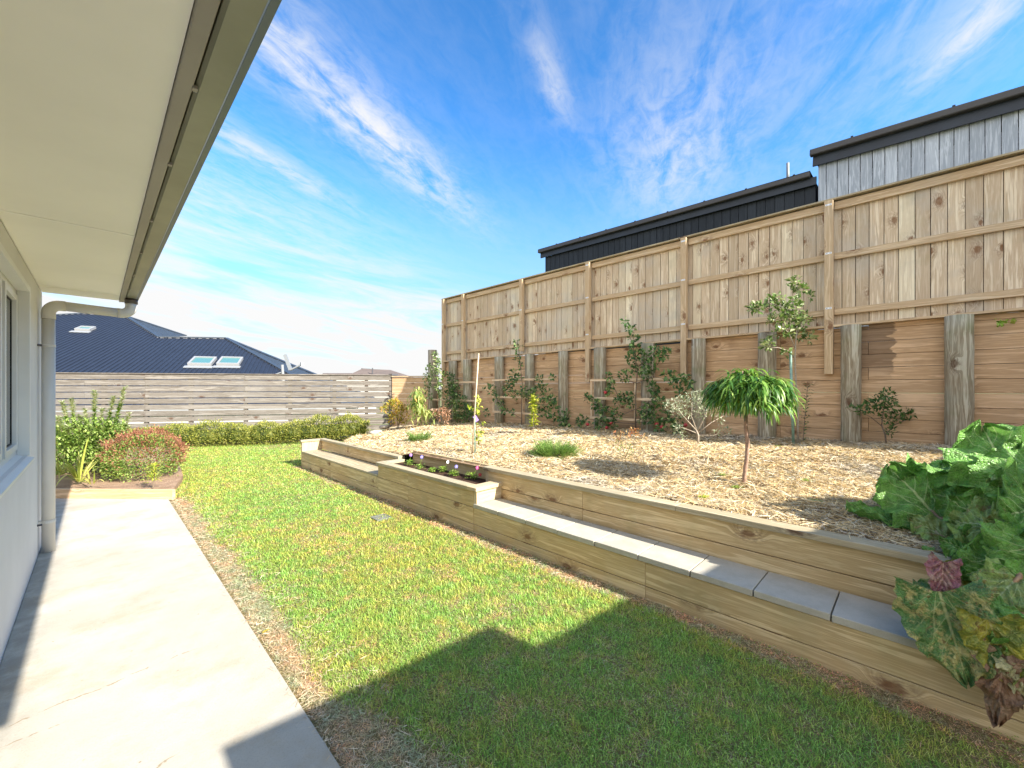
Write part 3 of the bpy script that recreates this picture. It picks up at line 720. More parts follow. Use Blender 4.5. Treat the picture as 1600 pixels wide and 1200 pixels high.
# ------------------------------------------------------------------ slat fence at the back
sf = thing('slat_fence', tuple(FA + FD * 4), 'weathered grey horizontal slat fence behind the low hedge', 'fence')
L0, L1 = -3.5, 8.33
for i in range(12):
    z1 = 1.875 - i * .166; q = MB(); s0 = L0
    segs = [L0, .6, 1.95 if i % 2 else 3.0, 5.4, L1] if i % 2 else [L0, 1.95, 4.35, 6.6, L1]
    for a, b in zip(segs, segs[1:]):
        q.board(FA + FD * (a + .002) + Vector((0, 0, z1 - .072)), FA + FD * (b - .002) + Vector((0, 0, z1 - .072)), .146 if i < 4 else .136, .022, FN)
    q.build('slat', 'weathered', sf, bevel=.002)
for s0 in (-2.4, -.4, 1.0, 1.95, 3.0, 4.35, 5.5, 6.7, 7.6, 8.3):
    wd = .09
    MB().board(FA + FD * s0 - FN * .058 + Vector((0, 0, -.05)), FA + FD * s0 - FN * .058 + Vector((0, 0, 1.83)), wd, .09, FN).build('post', 'weathered', sf)
MB().board(FA + FD * L0 - FN * .02 + Vector((0, 0, 1.888)), FA + FD * (L1 + .02) - FN * .02 + Vector((0, 0, 1.888)), .12, .022, (0, 0, 1)).build('capping', 'weathered', sf)

# ------------------------------------------------------------------ low timber walls, bench seats and planter
TX, BX = 2.8, 3.16
def courses(parent, x, y0, y1, rows, th=.05, m='sleeper', joints=()):
    for (z0, z1) in rows:
        js = [y0] + sorted(j for j in joints if y0 < j < y1) + [y1]
        for a, b in zip(js, js[1:]):
            q = MB(); q._obox(Vector((x + th / 2, (a + b) / 2, (z0 + z1) / 2)), Vector((0, 1, 0)), Vector((0, 0, 1)), Vector((1, 0, 0)), b - a - .002, z1 - z0 - .003, th)
            q.build('front_board', m, parent, bevel=.004)
# paved seat wall (near)
pw = thing('paved_seat_wall', (TX, 0, 0), 'long two tier timber garden wall with a concrete paver seat, nearest the camera', 'garden wall')
courses(pw, TX, -4.2, 3.33, [(-.12, .056), (.058, .232)], joints=(1.4, -1.0, -3.4))
MB().box((TX + .06, -4.2, -.1), (BX, 3.33, .228)).build('seat_fill', 'soil', pw)
Y = 3.325
i = 0
while Y > -4:
    ln = .375; xo = random.uniform(-.003, .003)
    MB().box((TX - .012 + xo, Y - ln + .006, .234 + random.uniform(0, .002)), (BX - .012, Y - .001, .276)).build('paver', 'paver', pw, bevel=.004)
    Y -= ln
courses(pw, BX, -4.2, 3.50, [(.10, .375), (.378, .548)], joints=(2.2, -.2, -2.6))
MB().box((BX + .002, 3.502, .10), (BX + .12, 3.545, .546)).build('end_board', 'end_grain', pw, bevel=.003)
for a, b in ((3.56, 1.32), (1.318, -1.08), (-1.082, -4.2)):
    MB().board((BX + .035, a, .571), (BX + .035, b, .571), .13, .04, (0, 0, 1)).build('cap_board', 'sleeper_cap', pw, bevel=.004)
# planter
pb = thing('planter_box', (TX, 4.3, 0), 'raised timber planter box of pansies between the two bench seats', 'planter')
courses(pb, TX - .004, 3.33, 5.42, [(-.12, .058), (.060, .236), (.238, .410)], joints=(4.62,))
MB().box((TX + .001, 3.282, .278), (TX + .03, 3.328, .41)).build('corner_board', 'end_grain', pb)
MB().box((TX + .032, 3.285, .278), (BX + .04, 3.326, .41)).build('end_board', 'end_grain', pb, bevel=.003)
MB().box((TX + .048, 5.372, .2), (BX + .04, 5.416, .41)).build('end_board', 'sleeper', pb, bevel=.003)
MB().box((TX - .028, 3.405, .412), (TX + .095, 5.44, .452)).build('cap_board', 'sleeper_cap', pb, bevel=.004)
MB().box((TX - .028, 3.26, .4125), (BX + .02, 3.403, .4525)).build('cap_board', 'end_grain', pb, bevel=.004)
MB().box((TX + .097, 5.34, .4115), (BX + .02, 5.441, .4515)).build('cap_board', 'sleeper_cap', pb, bevel=.004)
q = MB(); q._obox(Vector((3.285, 4.4, .44)), Vector((0, 1, 0)), Vector((0, 0, 1)), Vector((1, 0, 0)), 1.72, .29, .045); q.build('back_board', 'sleeper', pb, bevel=.004)
MB().box((TX + .05, 3.33, .1), (3.262, 5.37, .405)).build('soil', 'soil_planter', pb)
# far bench
tb = thing('timber_bench', (TX, 7, 0), 'built in timber bench with slatted seat and low back, far end of the wall', 'bench')
courses(tb, TX, 5.425, 8.52, [(-.12, .08), (.083, .236)], joints=(7.1,))
for k in range(3):
    MB().box((TX - .01 + k * .124, 5.43, .238), (TX + .110 + k * .124, 8.47, .270)).build('seat_board', 'sleeper_cap', tb, bevel=.003)
MB().box((TX + .05, 5.425, -.1), (BX, 8.4, .2)).build('seat_fill', 'soil', tb)
q = MB(); q._obox(Vector((BX + .025, 6.98, .36)), Vector((0, 1, 0)), Vector((0, 0, 1)), Vector((1, 0, 0)), 3.1, .17, .045); q.build('back_board', 'sleeper', tb, bevel=.003)
MB().box((BX - .03, 5.445, .446), (BX + .08, 8.53, .484)).build('cap_board', 'sleeper_cap', tb, bevel=.003)
MB().box((TX - .004, 8.474, .0), (BX + .001, 8.52, .448)).build('end_board', 'end_grain', tb, bevel=.003)
MB().box((TX - .03, 8.45, .4495), (BX - .032, 8.53, .4865)).build('cap_board', 'sleeper_cap', tb, bevel=.003)

# bed edging, drain, rocks
tg = MB().board((-2.2, 10.28, .05), (-.45, 8.43, .05), .05, .14, (0, 0, 1)).board((-.44, 8.42, .05), (.74, 7.18, .05), .05, .14, (0, 0, 1)).build('edging_sleeper', 'wall_board', None, bevel=.005)
tag(tg, 'brown timber edging along the border bed at the end of the concrete path', 'garden edging')
dr = thing('drain_grate', (2.34, 4.47, 0), 'small square grey drain grate sunk in the lawn beside the timber wall', 'drain')
q = MB(); q.box((2.25, 4.38, -.035), (2.43, 4.394, -.012)).box((2.25, 4.546, -.035), (2.43, 4.56, -.012)).box((2.25, 4.394, -.035), (2.264, 4.546, -.012)).box((2.416, 4.394, -.035), (2.43, 4.546, -.012)); q.build('rim', 'drain_grey', dr)
q = MB()
for k in range(7): q.box((2.264, 4.40 + k * .0215, -.03), (2.416, 4.411 + k * .0215, -.015))
q.build('bars', 'drain_grey', dr); MB().box((2.264, 4.394, -.034), (2.416, 4.546, -.031)).build('sump', 'hole_black', dr)
for i, (x, y, d, r, lb) in enumerate(((588, 676, 10.9, .15, 'pale flat stone at the end of the hedge'), (601, 667, 11.2, .12, 'orange tinted stone behind the pale one by the hedge'), (1022, 748, 4.45, .05, 'small grey stone lying alone in the straw mulch'))):
    c = at(x, y, d); q = MB().ball(c, r, 10, 7, (1.3, .9, .5), .12); tag(q.build('rock', 'rock', None, True), lb, 'stone')

# ------------------------------------------------------------------ neighbours up the bank
def clad(parent, X, y0, y1, z0, ztop, pitch, m):
    q = MB(); y = y0
    while y < y1 - .01:
        b = min(y + pitch, y1); zt = ztop((y + b) / 2)
        q._obox(Vector((X + .01, (y + b) / 2, (z0 + zt) / 2)), Vector((0, 0, 1)), Vector((0, 1, 0)), Vector((1, 0, 0)), zt - z0, b - y - .012, .02)
        y = b
    q.build('cladding', m, parent)
nb = thing('dark_building', (11, 5, 2), 'black clad building with a long low roofline behind the paling fence', 'building')
zt1 = lambda Y: 6.22 + (Y - 1.5) * .018
MB().box((11.03, 1.56, 2), (16, 9.2, 6.0)).build('wall', 'fascia_black', nb)
clad(nb, 11.0, 1.56, 9.22, 2.2, lambda Y: zt1(Y) - .30, .19, 'cladding_dark')
MB().board((10.93, 1.53, zt1(1.5) - .235), (10.93, 9.36, zt1(9.36) - .235), .17, .04, (-1, 0, 0)).build('fascia', 'fascia_black', nb)
gu = MB().board((10.86, 1.63, zt1(1.6) - .10), (10.86, 9.40, zt1(9.4) - .10), .12, .12, (-1, 0, 0)).build('gutter', 'gutter_brown', nb, bevel=.02)
q = MB(); q.poly([(10.82, 1.63, zt1(1.6) - .03), (10.82, 9.4, zt1(9.4) - .03), (16.3, 9.4, zt1(9.4) + .1), (16.3, 1.63, zt1(1.6) + .1)]); ro = q.build('roof', 'roof_dark', nb)
for k in range(8): Y = 1.9 + k * .95; MB().box((10.8, Y, zt1(Y) - .05), (10.95, Y + .04, zt1(Y) - .018)).build('roof_rib', 'roof_dark', ro)
p_ = at(1231, 272, 9.6); tag(MB().tube([p_ - Vector((0, 0, .3)), p_ + Vector((0, 0, .26))], .032, 10).build('vent_pipe', 'flashing', None, True), 'thin white vent pipe rising above the dark neighbouring roof', 'vent pipe')
nb2 = thing('weathered_building', (11, -2, 2), 'pale weathered timber clad building with dark gutter at the upper right', 'building')
zt2 = lambda Y: 6.62 + (Y - 1.5) * .04
MB().box((10.93, -9, 2), (16, 1.50, 5.9)).build('wall', 'cladding_pale', nb2)
clad(nb2, 10.9, -9, 1.50, 2.2, lambda Y: zt2(Y) - .34, .185, 'cladding_pale')
MB().board((10.83, -9, zt2(-9) - .26), (10.83, 1.58, zt2(1.58) - .26), .20, .04, (-1, 0, 0)).build('fascia', 'fascia_black', nb2)
MB().board((10.76, -9, zt2(-9) - .10), (10.76, 1.62, zt2(1.62) - .10), .13, .13, (-1, 0, 0)).build('gutter', 'gutter_brown', nb2, bevel=.02)
q = MB(); q.poly([(10.72, -9, zt2(-9) - .03), (10.72, 1.62, zt2(1.62) - .03), (16.3, 1.62, zt2(1.6) + .2), (16.3, -9, zt2(-9) + .2)]); ro = q.build('roof', 'roof_dark', nb2)
for k in range(7): Y = .9 - k * 1.4; MB().box((10.7, Y, zt2(Y) - .05), (10.9, Y + .04, zt2(Y) - .01)).build('roof_rib', 'roof_dark', ro)

# ------------------------------------------------------------------ corrugated roof house beyond the slat fence
U = Vector((.936, -.353, 0)).normalized(); VH = Vector((.353, .936, 0)).normalized(); TP = math.tan(R(19))
P0 = at(300, 590, 21.0); NRM = U.cross((VH + Vector((0, 0, TP)))).normalized()
def onroof(x, y):
    r_ = ray(x, y); o = Vector((0, 0, CH)); return o + r_ * ((P0 - o).dot(NRM) / r_.dot(NRM))
R2 = onroof(196, 494); A2 = onroof(353, 529)
hs = thing('blue_roof_house', tuple(P0), 'single storey house with dark blue corrugated hip roof beyond the slat fence', 'house')
eave_z = .62
def down(p, dirn_, dz):   # travel along a hip until z drops by dz
    return p + (dirn_ + Vector((0, 0, -TP))) * (dz / TP)
hR = R2.z - eave_z; hA = A2.z - eave_z
R1 = R2 - U * 2.4; LW = 9.0
B1 = onroof(460, 589); fA = A2 + (B1 - A2) * ((A2.z - eave_z) / (A2.z - B1.z)); wv = -(fA - A2).dot(VH); bA = at(598, 629, 24)
# where the lower ridge meets the upper hip
V0 = onroof(249, 527.5); tt = -(V0 - R2).dot(VH)
LL = V0 - U * 9 ; 
front = [fA, A2, V0, R2, R1, down(R1, -U - VH, hR)]
o_ = Vector((0, 0, 0))
m, n, p = mat('roof_corrugated'); g_ = geo(n); cdv = n.vm('DOT_PRODUCT', g_['Position'], tuple(U))
w_ = n.m('SINE', n.m('MULTIPLY', cdv, 2 * math.pi / .19))
c_ = n.mix(n.ss(w_, -1, 1), (.006, .009, .016), (.020, .027, .042))
P(n, p, color=c_, rough=.4, normal=n.bump(w_, 1.0, .06))
def corrug(face, up, across, name, parent, m, pitch=.38, h=.035):
    """a roof face cut into ribs running up the slope"""
    nrm = (face[1] - face[0]).cross(face[2] - face[0]).normalized()
    if nrm.z < 0: nrm = -nrm
    q = MB(); q.poly(face if (face[1] - face[0]).cross(face[2] - face[0]).z > 0 else face[::-1])
    cs = [f.dot(across) for f in face]; c = min(cs) + pitch / 2
    n_ = len(face)
    while c < max(cs):
        hits = []
        for i in range(n_):
            a, b = face[i], face[(i + 1) % n_]; ca, cb = a.dot(across), b.dot(across)
            if (ca - c) * (cb - c) < 0: hits.append(a + (b - a) * ((c - ca) / (cb - ca)))
        if len(hits) == 2 and (hits[0] - hits[1]).length > .1:
            q.board(hits[0] + nrm * (h / 2), hits[1] + nrm * (h / 2), pitch * .42, h, nrm)
        c += pitch
    return q.build(name, m, parent)
corrug(front, VH, U, 'roof', hs, 'roof_dark', .22, .03)
Rb = R2 + U * 0
corrug([A2, fA, bA], U, VH, 'roof', hs, 'roof_dark_side', .5, .02)
# upper hip end and the long lower back slope
q = MB(); q.poly([R2, V0, A2 * 1 - U * ((A2 - V0).length), V0]) if False else None
V0b = at(290, 525, depth(V0.x, V0.y) + 4); up_end = [R2, V0, V0b]
corrug(up_end, U, VH, 'roof', hs, 'roof_dark_side', .5, .02)
q = MB(); q.poly([V0, V0 + VH * .02, A2 + VH * .02, A2]); 
rc = MB()
for a, b in ((R1, R2), (R2, V0), (V0, A2), (A2, fA), (R2, V0b), (A2, bA), (R1, down(R1, -U - VH, hR))):
    rc.board(a + Vector((0, 0, .05)), b + Vector((0, 0, .05)), .26, .06, (0, 0, 1))
rc.build('ridge_cap', 'roof_dark_side', hs)
rs = MB()
for a, b in ((R1, R2), (R2, V0), (V0, A2), (A2, fA)):
    L_ = (b - a).length; k_ = int(L_ / .36)
    for i in range(k_):
        c = a + (b - a) * ((i + .5) / k_) - VH * .20 + Vector((0, 0, -.04)); rs.board(c - (b - a).normalized() * .10, c + (b - a).normalized() * .10, .07, .03, (0, 0, 1))
rs.build('ridge_trim', 'roof_ridge', hs)
# walls
wl = MB(); i_ = .5; c0 = fA - U * i_ + VH * i_; c1 = bA - U * i_ - VH * i_; c2 = down(R1, -U - VH, hR) + VH * i_
for a, b in ((c0, c1), (c2, c0)):
    a = Vector((a.x, a.y, 0)); b = Vector((b.x, b.y, 0)); wl.board(a + Vector((0, 0, -.2)), b + Vector((0, 0, -.2)), 1.55, .2, (b - a).cross(Vector((0, 0, 1))))
wl.build('wall', 'render_cream', hs)
fc = MB().board(fA + Vector((0, 0, -.08)), down(R1, -U - VH, hR) + Vector((0, 0, -.08)), .04, .16, (0, 0, 1)).build('fascia', 'flashing', hs)
# skylights
RU = (VH + Vector((0, 0, TP))).normalized()
def skylight(px, py, w, h, label):
    c = onroof(px, py); t = thing('skylight', tuple(c), label, 'skylight')
    q = MB()
    for s_ in (-1, 1):
        q.board(c + U * (s_ * w / 2) - RU * (h / 2) + NRM * .11, c + U * (s_ * w / 2) + RU * (h / 2) + NRM * .11, .10, .16, NRM)
        q.board(c + RU * (s_ * h / 2) - U * (w / 2 + .05) + NRM * .11, c + RU * (s_ * h / 2) + U * (w / 2 + .05) + NRM * .11, .10, .162, NRM)
    q.build('frame', 'skylight_frame', t)
    MB().board(c - RU * (h / 2 - .05) + NRM * .13, c + RU * (h / 2 - .05) + NRM * .13, w - .1, .02, NRM).build('glass', 'skylight_glass', t)
    MB().board(c - RU * (h / 2 + .30) - U * (w / 2 + .15) + NRM * .05, c - RU * (h / 2 + .30) + U * (w / 2 + .15) + NRM * .05, .34, .03, NRM).build('flashing', 'flashing', t)
if NRM.z < 0: NRM = -NRM
skylight(317, 567, .98, 1.35, 'left of the two white framed skylights low on the blue roof')
skylight(360, 567, .98, 1.35, 'right of the two white framed skylights low on the blue roof')
skylight(134, 516, .62, .75, 'small skylight high on the blue roof near the downpipe')
# aerial
an = thing('tv_antenna', tuple(at(443, 590, 19)), 'tv aerial with a tilted blade on a mast above the slat fence', 'antenna')
MB().tube([at(443, 600, 19), at(441, 570, 19)], .06, 8).build('mast', 'flashing', an)
MB().tube([at(420, 589, 19), at(442, 581, 19)], .035, 6).build('brace', 'flashing', an)
MB().board(at(445, 554, 19), at(454, 578, 19), .16, .05, (ST, CT, 0)).build('blade', 'antenna_metal', an)
MB().tube([at(454, 578, 19), at(472, 569, 19)], .045, 6).build('arm', 'flashing', an)
MB().box(tuple(at(472, 569, 19) - Vector((.06, .06, .08))), tuple(at(472, 569, 19) + Vector((.06, .06, .08)))).build('receiver', 'antenna_metal', an)
# far brown roofs
fh = thing('brown_roof_house', tuple(at(590, 590, 55)), 'distant house with a low brown hip roof above the right end of the slat fence', 'house')
a0, a1, a2, a3 = at(532, 592, 52), at(650, 592, 52), at(610, 578, 56), at(566, 576, 56)
b0, b1 = at(545, 590, 60), at(648, 590, 60)
q = MB(); q.poly([a0, a1, a2, a3]).poly([a1, b1, a2]).poly([b1, b0, a3, a2]).poly([b0, a0, a3]); q.build('roof', 'roof_brown', fh)
q = MB().prism([(a0.x, a0.y), (a1.x, a1.y), (b1.x, b1.y), (b0.x, b0.y)], -.1, a0.z - .02); q.build('wall', 'render_cream', fh)
MB().tube([at(582, 584, 54), at(582, 575, 54)], .08, 6).build('flue', 'screw_dark', fh)
MB().box(tuple(at(566, 577, 55.8)), tuple(at(566, 577, 55.8) + Vector((1.2, .3, .12)))).build('ridge_vent', 'screw_dark', fh)
MB().box(tuple(at(607, 587, 53)), tuple(at(607, 587, 53) + Vector((.9, -.9, .22)))).build('solar_panel', 'screw_dark', fh)
fh2 = thing('low_brown_house', tuple(at(520, 590, 70)), 'distant low brown roof between the blue house and the brown hip roof', 'house')
q = MB(); q.poly([at(495, 592, 70), at(560, 592, 70), at(550, 583, 74), at(505, 583, 74)]); q.poly([at(560, 592, 70), at(560, 592, 78), at(550, 583, 74)]); q.poly([at(560, 592, 78), at(495, 592, 78), at(505, 583, 74), at(550, 583, 74)]); q.build('roof', 'roof_brown', fh2)
e0 = at(495, 592, 70); e1 = at(560, 592, 70); q = MB().prism([(e0.x, e0.y), (e1.x, e1.y), (e1.x + 3, e1.y + 4), (e0.x + 3, e0.y + 4)], -.1, e0.z - .03); q.build('wall', 'render_cream', fh2)

# ------------------------------------------------------------------ plants
def clump(mb, c, r, n, L, W, upw=.3, sq=1.0, jit=.35):
    for _ in range(n):
        v = rdir() * (random.random() ** .45) * r; v.z *= sq
        d = (v.normalized() * .6 + rdir() * .7 + Vector((0, 0, upw))).normalized()
        l = L * random.uniform(1 - jit, 1 + jit); mb.leaf(c + v, d, rdir() + Vector((0, 0, 1.2)), l, W * l / L, .18, random.uniform(-.2, .5))
def line3(pts, d, wob=0): return [at(x, y, d) + rv(wob) for x, y in pts]
def px_plant(root, d, stems, clumps, lm, L, W, bark='bark', extra=None, upw=.3, mult=1.35):
    """stems: (pixel points, r0, r1); clumps: (x, y, radius_px, n[, depth offset])"""
    s_ = MB()
    for st in stems:
        s_.tube(line3(st[0], d + (st[3] if len(st) > 3 else 0), .004), (st[1], st[2]), 7)
    s_.build('stem', bark, root, True)
    f_ = MB()
    for c in clumps:
        rr = c[2] / F * d; clump(f_, at(c[0], c[1], d + random.uniform(-.5, .5) * rr), rr, int(c[3] * mult), L, W, upw)
    return f_.build('foliage', lm, root)

# weeping standard peach
t = thing('weeping_tree', (4.19, 1.13, .56), 'small weeping standard tree with a mop of long drooping green leaves in the mulch', 'tree')
d = 3.78; s_ = MB(); s_.tube(line3([(1162, 768), (1163, 745), (1167, 715), (1168, 690), (1165, 664), (1166, 640)], d), (.019, .016), 10); s_.build('trunk', 'bark_red', t, True)
top = at(1168, 628, d); br = MB(); lf = MB()
for k in range(38):
    a = k * 2.399; rr = .06 + .235 * math.sqrt((k + .5) / 38) ; hh = random.uniform(.24, .34) * (1 - 1.1 * rr)
    p1 = top + Vector((math.cos(a) * rr * .5, math.sin(a) * rr * .5, hh)); p2 = top + Vector((math.cos(a) * rr, math.sin(a) * rr, hh * .8)); p3 = p2 + Vector((math.cos(a) * .04, math.sin(a) * .04, -random.uniform(.12, .26)))
    br.tube([top, p1, p2, p3], (.006, .002), 5)
    for (q0, q1, nn) in ((top, p1, 12), (p1, p2, 24), (p2, p3, 22)):
        for _ in range(nn):
            b = q0.lerp(q1, random.random()); aa = a + random.uniform(-1.3, 1.3)
            dd_ = Vector((math.cos(aa), math.sin(aa), random.uniform(-.2, .7)))
            lf.strap(b, dd_, Vector((0, 0, 1)), random.uniform(.11, .21), random.uniform(.012, .020), random.uniform(1.0, 3.4), 7)
for _ in range(260):
    aa = random.uniform(0, 6.28); r_ = random.uniform(.12, .33); lf.strap(top + Vector((math.cos(aa) * r_, math.sin(aa) * r_, random.uniform(-.10, .16) * (1 - r_) + .04)), Vector((math.cos(aa), math.sin(aa), random.uniform(-.6, .4))), Vector((0, 0, 1)), random.uniform(.09, .17), .016, random.uniform(1.2, 3), 6)
for _ in range(110):
    aa = random.uniform(0, 6.28); lf.strap(top + Vector((random.uniform(-.16, .16), random.uniform(-.16, .16), random.uniform(.16, .30))), Vector((math.cos(aa), math.sin(aa), random.uniform(.3, 1.2))), Vector((0, 0, 1)), random.uniform(.12, .18), .02, random.uniform(1.2, 2.4), 6)
br.build('branches', 'bark_red', t); lf.build('foliage', 'leaf_peach', t, True)

# olive
t = thing('olive_shrub', (6.2, 2.25, .68), 'pale grey green olive bush with bare forking branches by the retaining wall', 'shrub')
px_plant(t, 5.95, [([(1091, 698), (1091, 680), (1088, 672)], .016, .013), ([(1088, 673), (1072, 655), (1060, 640), (1050, 632)], .010, .003), ([(1089, 673), (1080, 650), (1082, 628)], .009, .003), ([(1090, 674), (1102, 650), (1112, 622)], .010, .003), ([(1091, 676), (1112, 660), (1130, 650)], .008, .003), ([(1094, 680), (1115, 680), (1138, 672)], .006, .002), ([(1088, 676), (1066, 668), (1056, 672)], .006, .002), ([(1102, 650), (1096, 630), (1092, 618)], .005, .002)],
    [(1048, 634, 11, 60), (1060, 640, 12, 70), (1066, 626, 10, 60), (1082, 622, 11, 70), (1095, 626, 12, 70), (1112, 620, 8, 45), (1118, 640, 11, 60), (1076, 645, 12, 60), (1098, 645, 11, 50), (1058, 668, 8, 35), (1128, 655, 9, 45), (1136, 672, 7, 30), (1066, 680, 6, 20), (1120, 676, 5, 15), (1090, 612, 5, 18)], 'leaf_olive', .045, .013, 'bark_grey')
# citrus on stake
t = thing('staked_citrus_tree', (6.66, 1.19, .7), 'tall young citrus tree with pale shiny leaves tied to a green stake', 'tree')
px_plant(t, 5.6, [([(1246, 702), (1247, 650), (1244, 600), (1242, 560), (1243, 535), (1246, 505)], .014, .006), ([(1242, 558), (1230, 548), (1215, 543), (1203, 544)], .010, .004), ([(1243, 545), (1232, 520), (1214, 505), (1206, 488), (1195, 480)], .008, .003), ([(1244, 530), (1252, 500), (1250, 470), (1246, 445)], .007, .003), ([(1252, 500), (1262, 480), (1266, 465)], .005, .002), ([(1232, 520), (1236, 495), (1228, 475)], .005, .002)],
    [(1243, 443, 9, 26), (1253, 452, 7, 18), (1178, 482, 9, 26), (1190, 478, 7, 16), (1204, 474, 9, 26), (1216, 468, 8, 20), (1226, 484, 11, 34), (1241, 474, 11, 34), (1212, 500, 10, 28), (1234, 498, 14, 46), (1254, 500, 11, 34), (1222, 518, 12, 34), (1243, 518, 11, 30), (1262, 528, 9, 24), (1200, 538, 9, 30), (1228, 552, 6, 10), (1266, 464, 5, 8)], 'leaf_citrus', .066, .036, 'bark_grey', mult=2.0)
tag(MB().tube([at(1240, 704, 5.55), at(1235, 549, 5.55)], .017, 10).build('garden_stake', 'stake_green', None, True), 'green metal stake supporting the tall citrus tree', 'stake')
t = thing('young_camellia', (6.75, 1.05, .7), 'slim young plant with paired dark leaves just right of the green stake', 'plant')
s_ = MB().tube(line3([(1254, 698), (1257, 660), (1260, 625), (1262, 600)], 5.6), (.006, .003), 6); s_.build('stem', 'bark', t); f_ = MB()
for i in range(20):
    y = 694 - i * 4.9; x = 1254 + (694 - y) * .085; c = at(x, y, 5.6)
    for s0 in (-1, 1):
        a = random.uniform(-.5, .5) + (0 if s0 > 0 else math.pi) - TH; f_.leaf(c, Vector((math.cos(a), math.sin(a), random.uniform(-.1, .5))), Vector((0, 0, 1)), random.uniform(.08, .11), .05, .1, .3)
f_.build('foliage', 'leaf_green_dark', t)
t = thing('wall_shrub', (6.8, .45, .72), 'small open green shrub between two round posts of the retaining wall', 'shrub')
px_plant(t, 5.15, [([(1385, 702), (1383, 680), (1377, 664)], .010, .008), ([(1377, 665), (1362, 652), (1346, 645)], .006, .003), ([(1378, 664), (1380, 645), (1385, 622)], .006, .003), ([(1383, 680), (1398, 664), (1418, 655), (1434, 658)], .006, .002), ([(1383, 678), (1392, 672), (1396, 668)], .004, .002)],
    [(1348, 640, 9, 46), (1362, 634, 9, 40), (1372, 628, 10, 46), (1386, 618, 9, 46), (1390, 632, 10, 46), (1376, 642, 8, 28), (1400, 652, 10, 44), (1416, 648, 9, 42), (1426, 648, 6, 24), (1392, 674, 7, 24), (1334, 637, 5, 10), (1384, 655, 6, 16)], 'leaf_green_dark', .048, .024)
f_ = MB()
for (x, y) in ((1560, 500), (1566, 506), (1574, 501), (1579, 500), (1556, 503)): clump(f_, at(x, y, 4.56), .02, 4, .05, .04, -.3)
tag(f_.build('creeper_sprig', 'leaf_pansy'), 'tiny green creeper sprig hanging over the top board of the retaining wall', 'plant')
# red tipped shrub
t = thing('red_tipped_shrub', (4.47, 2.49, .56), 'wispy small shrub with orange red tips in the middle of the mulch', 'shrub')
px_plant(t, 4.95, [([(978, 730), (977, 712), (970, 690), (962, 680)], .006, .002), ([(977, 714), (985, 695), (996, 680)], .005, .002), ([(978, 720), (968, 705), (960, 700)], .003, .001), ([(978, 718), (990, 706), (998, 700)], .003, .001)],
    [(975, 705, 13, 40), (968, 695, 8, 20), (985, 700, 9, 20)], 'leaf_shrub', .026, .010)
f_ = MB()
for c in ((962, 680, 7, 26), (975, 680, 8, 30), (986, 678, 8, 34), (997, 678, 8, 30), (1005, 682, 5, 14), (966, 688, 6, 14)): clump(f_, at(c[0], c[1], 4.95), c[2] / F * 4.95, c[3], .032, .012, .6)
f_.build('new_growth', 'leaf_red_tip', t)
# feathery ground mounds
def mound(name, px, py, d, wpx, hpx, n, label, z=None):
    c = at(px, py, d); t = thing(name, tuple(c), label, 'shrub'); rx = wpx / 2 / F * d; hz = hpx / F * d
    f_ = MB()
    for _ in range(n):
        a = random.uniform(0, 6.283); r = random.random() ** .6; el_ = random.uniform(0, 1)
        b = c + Vector((math.cos(a) * rx * r * .45, math.sin(a) * rx * r * .45, 0))
        dr_ = Vector((math.cos(a) * (.35 + r), math.sin(a) * (.35 + r), random.uniform(.25, 1.1) * hz / rx * 1.5)).normalized(); L_ = rx * random.uniform(.45, .8)
        if random.random() < .4: dr_ = Vector((math.cos(a) * .5, math.sin(a) * .5, 1)).normalized(); L_ = hz * random.uniform(.6, 1.0)
        for k in range(11):
            q = b + dr_ * (L_ * k / 10) - Vector((0, 0, .12 * L_ * (k / 10) ** 2)); 
            for s0 in (-1, 1):
                sd = dr_.cross(Vector((0, 0, 1))).normalized() * s0; f_.leaf(q, dr_ * .8 + sd * .7 + rv(.2), Vector((0, 0, 1)), .034, .009, .1, .2)
    f_.build('foliage', 'leaf_feather', t); return t
mound('ground_mound_shrub', 868, 718, 5.35, 92, 36, 520, 'feathery low green mound shrub in front of the lime sapling, nearer the camera')
mound('ground_mound_shrub', 655, 694, 7.6, 46, 24, 300, 'smaller feathery green mound at the far end of the mulch behind the bench')
# stakes with a lemon sapling
tag(MB().tube([at(737, 716, 5.6), at(748, 552, 5.45)], .009, 8).build('bamboo_stake', 'bamboo', None, True), 'tall leaning pale bamboo stake behind the planter', 'stake')
tag(MB().tube([at(742, 718, 5.55), at(742, 652, 5.6)], .007, 8).build('bamboo_stake', 'stake_green', None, True), 'short thin green stake crossing the tall bamboo stake behind the planter', 'stake')
t = thing('lemon_sapling', tuple(at(744, 712, 5.7)), 'thin lemon sapling with round yellow green leaves tied beside the bamboo stake', 'sapling')
px_plant(t, 5.7, [([(743, 716), (744, 680), (745, 650), (747, 628)], .005, .003)], [(748, 625, 5, 9), (746, 636, 5, 10), (745, 644, 5, 9), (735, 640, 5, 6), (748, 678, 5, 14), (746, 688, 5, 14), (750, 662, 4, 6)], 'leaf_lime', .06, .035)
tag(MB().board(at(741, 650, 5.62), at(746, 658, 5.6), .05, .002, (-ST, -CT, .2)).build('plant_tag', 'tag_purple'), 'small purple plant tag hanging on the lemon sapling', 'plant tag')
